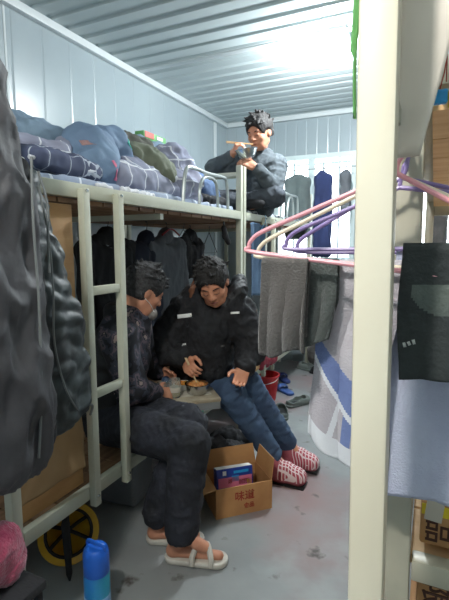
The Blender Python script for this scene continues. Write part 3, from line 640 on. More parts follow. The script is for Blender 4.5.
def lump(name, label, prims, m, cat='bedding', seed=1, amp=.014, wl=.2, vox=.011, k=.05, zones=None, fine=.4):
    return tag(soft(name, prims, m, None, vox, k, folds(amp, wl, seed, fine), 2, zones), label, cat)
lump('quilt', 'blue-grey quilt heaped against the left wall at the near end of the top deck', [('e', (-1.86, 1.60, 1.84), (.2, .27, .17)), ('e', (-1.80, 1.84, 1.80), (.2, .16, .15)), ('c', (-1.9, 1.36, 1.78), (-1.7, 1.68, 1.84), .1, .1)], M['bluegrey'], seed=2)
p_ = thing('pillow', 'navy checked pillow with white piped edge at the near end of the top deck', 'pillow')
soft('pillowcase', [('e', (-1.50, 1.40, 1.71), (.17, .22, .065), rotz(.15)), ('b', (-1.50, 1.40, 1.70), (.15, .19, .012), rotz(.15), .02)], M['navyplaid'], p_, .009, .05, folds(.008, .15, 6), 2)
MB().tube(bez([(-1.335, 1.19, 1.70), (-1.325, 1.30, 1.695), (-1.33, 1.42, 1.688), (-1.345, 1.54, 1.70), (-1.40, 1.60, 1.71), (-1.5, 1.61, 1.73)], 6), .008, 6).build('piping', M['twhite'], p_)
settle(p_, (-1.5, 1.4, 1.645))
lump('comforter', 'grey checked comforter fold lying on the navy pillow', [('c', (-1.56, 1.24, 1.80), (-1.50, 1.50, 1.775), .045, .035), ('c', (-1.66, 1.5, 1.80), (-1.66, 1.3, 1.80), .05, .04), ('c', (-1.50, 1.5, 1.78), (-1.62, 1.66, 1.85), .035, .045)], M['plaid'], seed=12, amp=.009, wl=.12)
lump('duvet', 'slate-blue stuffed duvet standing up with a pink zigzag mark', [('e', (-1.56, 1.73, 1.79), (.17, .13, .16)), ('e', (-1.46, 1.67, 1.73), (.12, .12, .10)), ('c', (-1.6, 1.76, 1.87), (-1.54, 1.90, 1.90), .09, .075), ('c', (-1.54, 1.90, 1.90), (-1.50, 1.95, 1.80), .07, .055)], M['slate'], seed=7, amp=.012)
dv = bpy.data.objects['duvet']; M['pinkpr'] = mat('pink_print', rgb(206, 110, 140), .6); M['tealpr'] = mat('teal_print', rgb(60, 176, 160), .6); M['orangepr'] = mat('orange_print', rgb(160, 126, 124), .6)
patch('printed_mark', dv, (-1.0, 1.64, 1.73), (-1, .12, -.02), .012, .09, M['pinkpr'], dv, .003, .35); patch('printed_mark', dv, (-1.0, 1.68, 1.69), (-1, .12, -.02), .08, .014, M['pinkpr'], dv, .003, -.15)
patch('printed_mark', dv, (-1.0, 1.83, 1.945), (-1, .25, -.1), .05, .03, M['tealpr'], dv, .003, -.5); patch('printed_mark', dv, (-1.0, 1.58, 1.85), (-1, .12, 0), .025, .025, M['orangepr'], dv, .003, 0)
lump('comforter', 'long grey checked comforter spread along the middle of the top deck', [('c', (-1.41, 1.76, 1.715), (-1.43, 2.28, 1.70), .075, .085), ('c', (-1.50, 1.95, 1.78), (-1.50, 2.2, 1.76), .08, .08), ('c', (-1.62, 1.95, 1.72), (-1.62, 2.4, 1.75), .11, .12), ('c', (-1.40, 2.1, 1.68), (-1.36, 2.5, 1.675), .04, .035)], M['plaid'], seed=9, amp=.012)
lump('jacket', 'olive jacket thrown over the comforters on the top deck', [('e', (-1.56, 2.16, 1.86), (.13, .15, .09)), ('c', (-1.50, 2.05, 1.85), (-1.42, 2.26, 1.79), .07, .06), ('c', (-1.6, 2.03, 1.95), (-1.58, 2.25, 1.95), .055, .05), ('c', (-1.45, 2.14, 1.84), (-1.38, 2.18, 1.76), .06, .045)], [M['olive'], M['olived']], 'jacket', seed=15, amp=.011, wl=.14, zones=lambda c: (c[:, 2] > 1.945) | ((c[:, 0] < -1.6) & (c[:, 2] > 1.9)))
lump('comforter', 'rolled lavender-grey checked comforter against the guard rail', [('e', (-1.54, 2.44, 1.83), (.15, .16, .16)), ('c', (-1.40, 2.27, 1.735), (-1.38, 2.40, 1.735), .08, .075), ('c', (-1.40, 2.50, 1.76), (-1.5, 2.44, 1.90), .075, .09)], M['plaid2'], seed=18, amp=.014, wl=.16)
lump('duvet', 'denim-blue duvet bunched between the guard rail and the eater on the top deck', [('e', (-1.50, 2.76, 1.74), (.13, .13, .1)), ('c', (-1.58, 2.62, 1.90), (-1.44, 2.82, 1.70), .09, .065), ('c', (-1.62, 2.7, 1.95), (-1.56, 2.84, 1.76), .075, .06)], M['denim'], seed=23, amp=.012, wl=.15)
lump('clothes_heap', 'dark clothes heap on the top deck behind the guard rail', [('c', (-1.40, 2.62, 1.68), (-1.36, 2.86, 1.67), .035, .04), ('e', (-1.66, 2.66, 1.74), (.1, .1, .09))], M['black'], seed=25, amp=.008, wl=.12)
lump('towel', 'pale crumpled towel hanging a little over the top-deck rail', [('c', (-1.285, 1.66, 1.632), (-1.29, 1.9, 1.628), .014, .012), ('c', (-1.29, 1.50, 1.632), (-1.288, 1.58, 1.63), .012, .01)], M['twhite'], 'towel', seed=26, amp=.004, wl=.07, vox=.006, k=.01)
t = thing('carton', 'small red and green packet lying on the bedding by the left wall', 'box')
MB().box((-1.74, 2.56, 2.085), (.07, .26, .05), bev=.003).build('box', M['green'], t); MB().box((-1.703, 2.49, 2.09), (.003, .10, .036)).build('red_panel', mat('red_print', rgb(196, 92, 80), .5), t); MB().box((-1.703, 2.61, 2.09), (.003, .07, .02)).build('white_panel', M['white'], t)
settle(t, (-1.74, 2.56, 2.06))
lump('quilt', 'folded grey quilt stacked under the red and green packet', [('b', (-1.84, 2.54, 1.84), (.13, .18, .19), None, .03)], M['bluegrey'], seed=28)

# ---------------------------------------------------------------- clothes hanging beneath the top deck
M['greyshirt'] = mat('grey_shirt', rgb(104, 108, 114), .9, col2=rgb(90, 94, 100), nscale=5, bump=.2, bscale=80)
M['darkcoat'] = mat('dark_coat', rgb(34, 35, 38), .9, col2=rgb(26, 27, 30), nscale=5, bump=.2, bscale=60)
M['navy'] = mat('navy_cloth', rgb(44, 50, 66), .85, col2=rgb(34, 38, 52), nscale=6, bump=.2); M['yellowsh'] = mat('yellow_shirt', rgb(196, 172, 62), .85)
M['wire'] = mat('hanger_wire', rgb(70, 72, 74), .4, .6)
def garment(name, label, x, y0, y1, zt, zb, m, seed, th=.05, amp=.012, hook=True, sleeves=True, cat='clothing', group=None):
    t = thing(name, label, cat, group=group); yc = (y0 + y1) / 2; w = (y1 - y0) / 2
    pr = [('c', (x, yc - w * .85, zt - .09), (x, yc, zt - .012), .03, .03), ('c', (x, yc + w * .85, zt - .09), (x, yc, zt - .012), .03, .03), ('b', (x, yc, (zt + zb) / 2 - .04), (th * .5, w * .55, (zt - zb) / 2 - .07), None, .02)]
    if sleeves:
        L_ = (zt - zb) * .75
        pr += [('c', (x, yc - w * .85, zt - .1), (x + .02, yc - w * .9, zt - L_), .042, .034), ('c', (x, yc + w * .85, zt - .1), (x + .02, yc + w * .9, zt - L_), .042, .034)]
    soft('fabric', pr, m, t, .011, .05, folds(amp, .13, seed, .4, (1, 1, .35)), 1)
    if hook:
        MB().tube(bez([(x, yc - w * .7, zt - .055), (x, yc - .02, zt + .012), (x, yc, zt + .022), (x, yc + .02, zt + .012), (x, yc + w * .7, zt - .055)], 5), .0025, 6).build('hanger_arms', M['wire'], t)
        MB().tube(bez([(x, yc, zt + .02), (x, yc + .004, zt + .04), (x, yc + .014, max(zt + .05, 1.52)), (x, yc + .004, 1.541), (x, yc - .008, 1.532)], 5), .0022, 6).build('hanger_hook', M['wire'], t)
    settle(t, (x, yc, zb)); return t
garment('coat', 'long black coat hanging under the top deck behind the ladder', -1.75, 1.86, 2.34, 1.455, .72, M['darkcoat'], 31, .09)
garment('jacket', 'navy jacket hanging between the black coat and the grey shirt', -1.72, 2.34, 2.56, 1.44, .8, M['navy'], 33, .07)
garment('shirt', 'grey long-sleeved shirt on a red hanger under the top deck', -1.70, 2.44, 2.88, 1.465, .84, M['greyshirt'], 35, .06)
garment('vest', 'short black top hanging right of the grey shirt', -1.75, 2.93, 3.24, 1.475, 1.12, M['black'], 37, .05, .01)
garment('shirt', 'small yellow shirt hanging behind the short black top', -1.86, 3.02, 3.16, 1.36, 1.10, M['yellowsh'], 39, .03, .006, False, False)
rh = MB().tube(bez([(-1.665, 2.56, 1.452), (-1.665, 2.64, 1.488), (-1.665, 2.70, 1.49), (-1.665, 2.78, 1.455)], 5), .006, 6).build('clothes_hanger', mat('red_plastic', rgb(150, 40, 52), .4)); tag(rh, 'dark red hanger bar showing at the neck of the grey shirt', 'hanger')
def wire_hanger(label, x, y, z, w, h, m, lean=0):
    t = thing('clothes_hanger', label, 'hanger')
    MB().tube([(x, y, z), (x, y - w + lean, z - h), (x, y + w + lean, z - h)], .0028, 6, closed=True).build('frame', m, t)
    MB().tube(bez([(x, y, z), (x, y + .003, z + .02), (x, y + .014, z + .034), (x, y + .006, z + .05), (x, y - .008, z + .042)], 4), .0025, 6).build('hook', m, t)
    settle(t, (x, y, z - h))
wire_hanger('empty wire hanger beside the short black top', -1.70, 2.90, 1.50, .16, .12, M['wire'], .02)
wire_hanger('empty wire hanger farthest right beneath the near top deck', -1.72, 3.36, 1.49, .15, .17, M['wire'])
for (lb, x, y, z) in (('black sock clipped below the top-deck rail by the far post', -1.30, 2.78, 1.50),):
    t = thing('sock', lb, 'sock'); soft('knit', [('c', (x, y - .02, z), (x, y + .005, z - .06), .018, .02), ('c', (x, y + .005, z - .06), (x, y + .055, z - .10), .02, .018)], M['black'], t, .005, .01)
    MB().box((x, y - .02, z + .02), (.008, .012, .045), bev=.002).build('peg', M['wire'], t); settle(t, (x, y, z))
M['bluecurt'] = mat('blue_curtain_cloth', rgb(84, 108, 134), .9, col2=rgb(72, 94, 120), nscale=8, bump=.3, bscale=90)
o = cloth('curtain', lambda u, v: (-1.222 + .012 * math.sin(u * 15 + v * 1.5), 3.05 + .30 * u, 1.545 - v * .55 + .008 * math.sin(u * 6)), M['bluecurt'], None, 40, 30, .004); tag(o, 'blue-grey cloth hanging from the rail of the far bunk', 'curtain')
wire_hanger('light blue wire hanger dangling at the far bunk rail', -1.19, 3.28, 1.56, .12, .08, mat('light_blue_wire', rgb(110, 170, 210), .4))

# window garments and the far bunk's clutter
garment('jacket', 'dull green jacket hanging before the left window pane', -1.50, 4.80, 4.80, 1, 1, M['olive'], 1) if False else None
def flat_garment(label, x0, x1, y, zt, zb, m, seed, name='garment'):
    t = thing(name, label, 'clothing'); xc = (x0 + x1) / 2; w = (x1 - x0) / 2
    soft('fabric', [('b', (xc, y, (zt + zb) / 2), (w - .03, .02, (zt - zb) / 2 - .04), None, .03), ('c', (xc - w + .04, y, zt - .06), (xc, y, zt - .02), .03, .03), ('c', (xc + w - .04, y, zt - .06), (xc, y, zt - .02), .03, .03)], m, t, .014, .05, folds(.014, .16, seed, .4, (1, 1, .3)), 1)
    MB().tube(bez([(xc, y, zt), (xc + .004, y, zt + .03), (xc + .015, y, zt + .05), (xc, y, zt + .065), (xc - .012, y, zt + .055)], 4), .003, 6).build('hanger_hook', M['wire'], t)
    settle(t, (xc, y, zb))
M['drab'] = mat('grey_green_cloth', rgb(104, 116, 116), .9, col2=rgb(90, 100, 100), nscale=5)
M['navyw'] = mat('navy_blue_cloth', rgb(48, 60, 104), .9, col2=rgb(38, 48, 84), nscale=5)
flat_garment('grey-green garment hanging before the left pane of the far window', -1.52, -1.26, 4.86, 2.12, 1.45, M['drab'], 51)
flat_garment('navy blue garment hanging before the middle of the far window', -1.20, -1.02, 4.86, 2.14, 1.25, M['navyw'], 52)
flat_garment('small grey garment hanging at the right side of the far window', -.92, -.83, 4.86, 2.13, 1.72, M['greyshirt'], 53)
r_ = MB().tube([(-1.8, 4.88, 2.2), (-.5, 4.88, 2.2), (.95, 4.88, 2.2)], .006, 8).build('clothes_rail', M['tubegrey']); tag(r_, 'thin metal rail strung in front of the far windows', 'rail')
flat_garment('brown-grey garment hanging in front of the far right window', -.06, .10, 4.86, 2.13, 1.2, M['tgrey'], 54)

# ---------------------------------------------------------------- floor things
M['redbag'] = mat('red_bag', rgb(150, 36, 56), .6, col2=rgb(120, 26, 44), nscale=7, bump=.2)
t = thing('bag', 'dark red printed bag standing at the edge of the far bunk behind the black jacket', 'bag')
bg = soft('bag_body', [('b', (-1.33, 3.50, .50), (.09, .15, .11), rotz(-.1), .03), ('c', (-1.33, 3.44, .60), (-1.33, 3.54, .63), .07, .05)], M['redbag'], t, .01, .04, folds(.01, .13, 61), 2)
patch('yellow_print', bg, (-1.0, 3.44, .5), (-1, .1, 0), .05, .03, M['yellow'], bg); patch('dark_print', bg, (-1.0, 3.52, .58), (-1, .1, 0), .05, .05, M['navy'], bg)
MB().tube(bez([(-1.28, 3.42, .64), (-1.27, 3.44, .70), (-1.27, 3.52, .71), (-1.28, 3.55, .64)], 5), .006, 6).build('handle', M['redbag'], t)
settle(t, (-1.33, 3.5, .385))
t = thing('bucket', 'red plastic bucket on the floor under the dark red bag', 'bucket')
MB().lathe([(.085, 0), (.09, .004), (.118, .22), (.124, .222), (.124, .235), (.114, .235), (.083, .01), (0, .01)], (0, 0, 0), 32).build('pail', mat('red_pail_plastic', rgb(192, 40, 44), .4), t)
MB().tube(bez([(.12, 0, .215), (.10, -.07, .19), (0, -.128, .17), (-.10, -.07, .19), (-.12, 0, .215)], 5), .003, 6).build('handle', M['white'], t)
t.location = (-1.31, 3.66, 0)
t = thing('tub_label', 'white patterned box on the far bunk beside the black jacket sleeve', 'box')
MB().box((-1.30, 3.22, .60), (.1, .17, .1), rot=rotz(.1).tolist() and Matrix.Rotation(.1, 3, 'Z'), bev=.004).build('box', M['white'], t); MB().box((-1.247, 3.20, .62), (.003, .05, .03), rot=Matrix.Rotation(.1, 3, 'Z')).build('dark_print', M['ink'], t); MB().box((-1.30, 3.24, .465), (.12, .2, .17), bev=.006).build('lower_box', M['card2'], t)
settle(t, (-1.3, 3.22, .38)); t.name = 'packed_box'
t = thing('stool', 'bright green plastic stool supporting the small dining board', 'stool')
M['stoolgreen'] = mat('green_stool_plastic', rgb(44, 168, 128), .4)
sx, sy = -1.245, 2.085; SR = Matrix.Rotation(.78, 3, 'Z')
MB().box((0, 0, .505), (.25, .25, .03), bev=.01).build('seat', M['stoolgreen'], t)
for a in (-1, 1):
    for b2 in (-1, 1):
        l_ = MB(); l_.tube([(a * .1, b2 * .1, .49), (a * .13, b2 * .13, .0)], [.026, .019], 4); l_.build('leg', M['stoolgreen'], t)
for a in (-1, 1): MB().box((a * .115, 0, .2), (.01, .21, .03), bev=.003).build('brace', M['stoolgreen'], t)
t.location = (sx, sy, 0); t.rotation_euler = (0, 0, .78); t.scale = (.8, .8, 1)
M['boardtop'] = mat('stained_board', rgb(176, 168, 148), .5, col2=rgb(150, 138, 116), nscale=9); M['alu'] = mat('aluminium_edge', rgb(150, 154, 154), .35, .5)
t = thing('folding_table', 'low small grey-topped dining table between the two seated men', 'table')
MB().box((0, 0, .05), (.34, .24, .02), bev=.003).build('tabletop', M['boardtop'], t); MB().box((0, 0, .02), (.335, .235, .04), bev=.003).build('apron', M['alu'], t)
for a in (-.1, .0, .1): MB().box((a, .0, .0605), (.075, .10, .001)).build('paper_sheet', M['paper'], t)
t.location = (-1.185, 2.015, .521); t.rotation_euler = (0, 0, .72)
TZ = .582
M['glassjar'] = mat('jar_glass', (.95, 1, .97, 1), .05, trans=.9)
t = thing('glass_jar', 'squat glass jar with amber contents at the left of the table', 'jar')
MB().lathe([(0, 0), (.032, 0), (.036, .006), (.036, .055), (.028, .066), (.028, .074), (.025, .074), (.025, .066), (.033, .055), (.033, .008), (0, .006)], (0, 0, 0), 24).build('jar', M['glassjar'], t)
MB().lathe([(0, .008), (.032, .008), (.032, .034), (0, .034)], (0, 0, 0), 24).build('contents', mat('amber_liquid', rgb(176, 132, 64), .3), t)
t.location = (-1.275, 1.935, TZ)
t = thing('glass_jar', 'taller straight glass jar beside the metal pot', 'jar')
MB().lathe([(0, 0), (.030, 0), (.033, .006), (.033, .086), (.030, .09), (.030, .098), (.027, .098), (.027, .088), (.030, .084), (.030, .008), (0, .006)], (0, 0, 0), 24).build('jar', M['glassjar'], t)
MB().lathe([(0, .008), (.029, .008), (.029, .05), (0, .05)], (0, 0, 0), 24).build('contents', mat('pale_broth', rgb(190, 176, 130), .3), t); MB().lathe([(.0332, .03), (.0336, .031), (.0336, .055), (.0332, .056)], (0, 0, 0), 24).build('label', M['paper'], t)
t.location = (-1.21, 1.95, TZ)
t = thing('cooking_pot', 'shallow steel pot of stewed food on the small table', 'pot')
MB().lathe([(0, 0), (.05, 0), (.058, .006), (.064, .05), (.069, .052), (.069, .055), (.062, .055), (.055, .01), (0, .008)], (0, 0, 0), 32).build('pot', M['steel'], t)
soft('food', [('e', (0, 0, .038), (.058, .058, .012)), ('e', (.02, .01, .05), (.02, .016, .012)), ('e', (-.02, .015, .05), (.024, .018, .014)), ('e', (0, -.02, .05), (.018, .02, .012)), ('e', (-.035, -.012, .048), (.016, .014, .01))], mat('stew', rgb(184, 104, 50), .35, col2=rgb(206, 160, 96), nscale=60), t, .004, .004, folds(.002, .03, 3))
t.location = (-1.13, 2.055, TZ)
t = thing('food_bowl', 'small orange-filled bowl behind the metal pot', 'bowl')
MB().lathe([(0, 0), (.03, 0), (.05, .035), (.053, .036), (.047, .036), (.028, .005), (0, .004)], (0, 0, 0), 24).build('bowl', M['white'], t); soft('food', [('e', (0, 0, .032), (.044, .044, .01)), ('e', (.015, .01, .04), (.014, .012, .008)), ('e', (-.015, 0, .04), (.016, .012, .009))], mat('orange_food', rgb(206, 112, 44), .4, col2=rgb(180, 140, 60), nscale=60), t, .004, .004)
t.location = (-1.235, 2.075, TZ)
o = lump('bag', 'crumpled blue and dark plastic bag at the edge of the table', [('e', (-1.32, 1.99, .575), (.05, .045, .05)), ('c', (-1.32, 2.0, .57), (-1.31, 2.03, .64), .035, .02)], mat('blue_plastic_bag', rgb(60, 90, 130), .4, col2=rgb(40, 50, 66), nscale=9), 'bag', 71, .006, .06, .006, .02)

# open carton with a gift box
BX = Matrix(((.717, -.697, 0), (.697, .717, 0), (0, 0, 1))); ba = math.atan2(.697, .717)
t = thing('cardboard_box', 'open brown cardboard box with red print on the floor between the men', 'box')
def wallp(x0, x1, y0, y1, z0, z1, nm): return MB().bb(x0, x1, y0, y1, z0, z1).build(nm, M['card'], t, False)
wallp(0, .31, 0, .005, 0, .158, 'front_panel'); wallp(0, .31, .215, .22, 0, .158, 'back_panel'); wallp(0, .005, .005, .215, 0, .158, 'side_panel'); wallp(.305, .31, .005, .215, 0, .158, 'side_panel'); wallp(.005, .305, .005, .215, 0, .005, 'bottom_panel')
def flap(p0, p1, p2, p3, nm='flap'):
    bm = bmesh.new(); n = (Vector(p1) - Vector(p0)).cross(Vector(p3) - Vector(p0)).normalized() * .004; q = [bm.verts.new(Vector(p)) for p in (p0, p1, p2, p3)]; r2 = [bm.verts.new(Vector(p) + n) for p in (p0, p1, p2, p3)]
    bm.faces.new(q); bm.faces.new(r2[::-1])
    for i in range(4): bm.faces.new((q[i], r2[i], r2[(i + 1) % 4], q[(i + 1) % 4]))
    bmesh.ops.recalc_face_normals(bm, faces=bm.faces); me = bpy.data.meshes.new(nm); bm.to_mesh(me); bm.free(); finish(nm, me, M['card'], t, False)
flap((.306, .004, .159), (.306, .216, .159), (.325, .206, .265), (.325, .014, .265)); flap((.004, .217, .159), (.306, .217, .159), (.296, .236, .262), (.014, .236, .262))
flap((.002, .216, .159), (.002, .004, .159), (-.088, .014, .135), (-.088, .206, .135)); flap((.306, .001, .157), (.004, .001, .157), (.014, -.030, .062), (.296, -.030, .062)) if False else None
text('red_print', '味道', .055, M['redink'], t, (.155, -.0012, .10), Matrix.Rotation(math.pi / 2, 3, 'X')); text('red_print', '食品', .03, M['redink'], t, (.18, -.0012, .045), Matrix.Rotation(math.pi / 2, 3, 'X'))
t.location = (-.93, 1.874, 0); t.rotation_euler = (0, 0, ba)
t = thing('gift_box', 'dark blue printed gift box standing tilted inside the open carton', 'box')
M['giftblue'] = mat('gift_blue', rgb(34, 62, 150), .35, col2=rgb(28, 50, 130), nscale=5)
GR = Matrix.Rotation(.05, 3, 'Y') @ Matrix.Rotation(-.25, 3, 'X')
MB().box((0, 0, .08), (.205, .05, .16), bev=.003).build('box', M['giftblue'], t)
for (x, z, w, h, c) in ((0, .045, .19, .05, 'pinkpr'), (-.055, .035, .05, .03, 'white'), (.05, .04, .06, .025, 'redink'), (-.06, .13, .02, .022, 'white'), (.035, .13, .085, .014, 'bluepk'), (.0, .06, .04, .03, 'bluepk'), (.08, .03, .03, .035, 'yellow'), (-.03, .05, .022, .022, 'redink')): MB().box((x, -.0257 - .0002 * len(c), z + .045 if z < .1 else z + .008), (w, .0008, h)).build('printed_panel', M[c], t, False)
MB().box((0, 0, .1605), (.20, .046, .001)).build('white_top', M['white'], t, False)
t.location = Vector((-.93, 1.874, .055)) + BX @ Vector((.125, .075, 0)); t.rotation_euler = (-.2, .04, ba + .04)
lump('clothes_heap', 'black shoes and cloth heap on the floor behind the open carton', [('c', (-1.28, 2.62, .05), (-1.12, 2.70, .05), .06, .05), ('c', (-1.10, 2.55, .045), (-1.10, 2.36, .10), .05, .08), ('e', (-1.12, 2.27, .12), (.09, .08, .13)), ('e', (-1.2, 2.64, .09), (.08, .08, .05))], M['black'], 'clothing', 75, .01, .1, .009, .03)

# shoes standing about
def slide(label, x, y, rz, m, mi, clog=False, sc=1, group=None):
    t = thing('clog' if clog else 'slide_sandal', label, 'shoe', group=group)
    sole = soft('sole', [('c', (-.10, 0, .014), (.09, .006, .014), .042, .05), ('-b', (0, 0, -.06), (.3, .2, .06), None, 0), ('-b', (0, 0, .085), (.3, .2, .058), None, .0)], m, t, .006, .01)
    if clog:
        soft('upper', [('c', (.075, .003, .028), (.0, 0, .036), .049, .046), ('c', (0, 0, .036), (-.09, 0, .038), .046, .042), ('-c', (.045, .002, .045), (-.085, 0, .05), .034, .035), ('-e', (-.03, 0, .1), (.075, .036, .06)), ('-b', (0, 0, -.05), (.3, .2, .06), None, 0)], m, t, .005, .012)
        MB().box((-.02, 0, .0285), (.17, .06, .004), bev=.001).build('insole', mi, t)
    else:
        soft('strap', [('e', (.03, .003, .03), (.052, .056, .042)), ('-e', (.03, .003, .022), (.08, .047, .038)), ('-b', (.03, 0, -.05), (.2, .2, .052), None, 0)], m, t, .005, .005)
    t.location = (x, y, 0); t.rotation_euler = (0, 0, rz); t.scale = (sc,) * 3
M['shoeblue'] = mat('blue_rubber', rgb(62, 92, 152), .5); M['shoeblue2'] = mat('navy_rubber', rgb(44, 58, 110), .5); M['shoegrey'] = mat('grey_green_rubber', rgb(104, 112, 108), .6); M['insole'] = mat('dark_insole', rgb(40, 44, 46), .8)
slide('navy slide sandal farthest back near the far bunk foot', -1.34, 4.28, 2.2, M['shoeblue2'], M['insole'])
slide('blue slide sandal alone on the floor beyond the grey clogs', -1.22, 3.93, 2.4, M['shoeblue'], M['insole'])
slide('grey-green clog with toe towards the wall, nearest the seated man', -1.06, 3.36, 2.0, M['shoegrey'], M['insole'], True)
slide('grey-green clog turned sideways behind the nearest clog', -1.0, 3.64, 1.0, M['shoegrey'], M['insole'], True)
slide('single black shoe on the far floor below the charcoal towel', -1.02, 4.62, 2.7, M['black'], M['insole'], True, 1.1)
slide('black shoe at the right of the row beneath the towels', -.84, 4.52, 2.0, M['black'], M['insole'], True, 1.15)
slide('dark shoe between the wall and the navy slide sandal', -1.2, 4.74, 2.7, M['shoegrey'], M['insole'], True, 1.1)
lump('clothes_heap', 'dark heap of bags below the far window behind the towels', [('e', (-.95, 4.88, .16), (.3, .1, .17)), ('e', (-.6, 4.86, .13), (.22, .1, .14))], M['tgrey'], 'clothing', 77, .02, .2, .014, .05)

# ---------------------------------------------------------------- people
def A3(p): return np.array(p, dtype=np.float64)
def head_prims(c, F, s=1.0):
    """c centre between the ears, F columns right/forward/up"""
    F = np.array(F, dtype=np.float64); P = lambda x, y, z: A3(c) + F @ A3((x, y, z)) * s
    pr = [('e', P(0, -.012, .038), (.077 * s, .097 * s, .088 * s), F, dict(k=.02)), ('e', P(0, .026, -.022), (.064 * s, .068 * s, .082 * s), F, dict(k=.03)),
          ('c', P(-.028, .040, -.082), P(.028, .040, -.082), .026 * s, .026 * s, dict(k=.03)), ('e', P(0, .066, -.092), (.022 * s, .018 * s, .018 * s), F, dict(k=.02)),
          ('c', P(-.048, -.005, -.055), P(-.03, .03, -.085), .022 * s, .02 * s, dict(k=.03)), ('c', P(.048, -.005, -.055), P(.03, .03, -.085), .022 * s, .02 * s, dict(k=.03)),
          ('e', P(-.040, .058, -.022), (.022 * s, .02 * s, .018 * s), F, dict(k=.02)), ('e', P(.040, .058, -.022), (.022 * s, .02 * s, .018 * s), F, dict(k=.02)),
          ('c', P(-.035, .076, .026), P(.035, .076, .026), .012 * s, .012 * s, dict(k=.014)),
          ('-e', P(-.030, .097, .006), (.017 * s, .012 * s, .009 * s), F, dict(k=.012)), ('-e', P(.030, .097, .006), (.017 * s, .012 * s, .009 * s), F, dict(k=.012)),
          ('e', P(-.030, .080, .004), (.0145 * s, .0125 * s, .011 * s), F, dict(k=.003)), ('e', P(.030, .080, .004), (.0145 * s, .0125 * s, .011 * s), F, dict(k=.003)),
          ('c', P(0, .086, .016), P(0, .106, -.024), .008 * s, .0115 * s, dict(k=.009)), ('e', P(-.013, .096, -.028), (.009 * s, .011 * s, .008 * s), F, dict(k=.006)), ('e', P(.013, .096, -.028), (.009 * s, .011 * s, .008 * s), F, dict(k=.006)),
          ('c', P(-.018, .087, -.053), P(.018, .087, -.053), .0065 * s, .0065 * s, dict(k=.006)), ('c', P(-.014, .087, -.063), P(.014, .087, -.063), .0075 * s, .0075 * s, dict(k=.006)),
          ('-c', P(-.022, .0975, -.058), P(.022, .0975, -.058), .0022 * s, .0022 * s, dict(k=.003))]
    for sd in (-1, 1):
        pr += [('e', P(sd * .079, -.008, .0), (.009 * s, .018 * s, .031 * s), F @ np.array(Matrix.Rotation(sd * .3, 3, 'Z')), dict(k=.006)), ('-e', P(sd * .088, .0, .004), (.006 * s, .010 * s, .018 * s), F, dict(k=.004))]
    return pr
def face_parts(c, F, s, root, mouth=True):
    F = np.array(F, dtype=np.float64); P = lambda x, y, z: tuple(A3(c) + F @ A3((x, y, z)) * s)
    for sd in (-1, 1):
        MB().tube([P(sd * .015, .0925, -.001), P(sd * .023, .0955, -.004), P(sd * .031, .0955, -.005), P(sd * .039, .0915, -.004), P(sd * .046, .085, -.001)], [.0008, .0016, .0018, .0016, .0008], 6).build('eyelid_line', M['eye'], root)
        MB().tube([P(sd * .014, .0925, .021), P(sd * .026, .0935, .027), P(sd * .038, .0885, .028), P(sd * .05, .078, .022)], [.002, .0034, .003, .001], 6).build('eyebrow', M['hair'], root)
    if mouth: MB().tube([P(-.021, .0915, -.0585), P(-.009, .0965, -.057), P(0, .0972, -.058), P(.009, .0965, -.057), P(.021, .0915, -.0585)], [.0015, .0035, .0038, .0035, .0015], 6).build('lips', M['lip'], root)
def hair(c, F, s, m, root, seed=1, vol=.014, fringe=.055, back=-.06):
    F = np.array(F, dtype=np.float64); P = lambda x, y, z: A3(c) + F @ A3((x, y, z)) * s; r = random.Random(seed)
    pr = [('e', P(0, -.016, .045), ((.079 + vol) * s, (.098 + vol) * s, (.088 + vol) * s), F, dict(k=.01)), ('e', P(0, -.04, -.01), ((.076 + vol * .5) * s, (.075 + vol * .5) * s, .075 * s), F, dict(k=.02)),
          ('-e', P(0, .115, -.045), (.078 * s, .10 * s, .115 * s), F, dict(k=.012)), ('-b', P(0, 0, back - .1), (.14 * s, .2 * s, .1 * s), F, 0, dict(k=.01))]
    for sd in (-1, 1): pr.append(('-e', P(sd * .098, .022, -.02), (.036 * s, .05 * s, .055 * s), F, dict(k=.008)))
    for i in range(46):
        a = r.uniform(0, 2 * math.pi); el = r.uniform(.25, 1.5); d = A3((math.cos(a) * math.cos(el) * .09, math.sin(a) * math.cos(el) * .11 - .016, .045 + math.sin(el) * .1))
        q = d + A3((r.uniform(-.02, .02), r.uniform(-.005, .035), r.uniform(-.012, .012))) + (d - A3((0, -.016, .045))) * .14
        pr.append(('c', P(*d), P(*q), .011 * s, .003 * s, dict(k=.003)))
    for i in range(11):
        x = -.055 + i * .011 + r.uniform(-.004, .004); pr.append(('c', P(x * .9, .055 - abs(x) * .3, .118), P(x + r.uniform(-.01, .012), .090 - abs(x) * .45, fringe + r.uniform(-.012, .012)), .010 * s, .004 * s, dict(k=.006)))
    V = soft('hair', pr, m, root, .0042 * s, .008, folds(.0022, .018, seed, .5, (1, 1, 1)), 1); return V
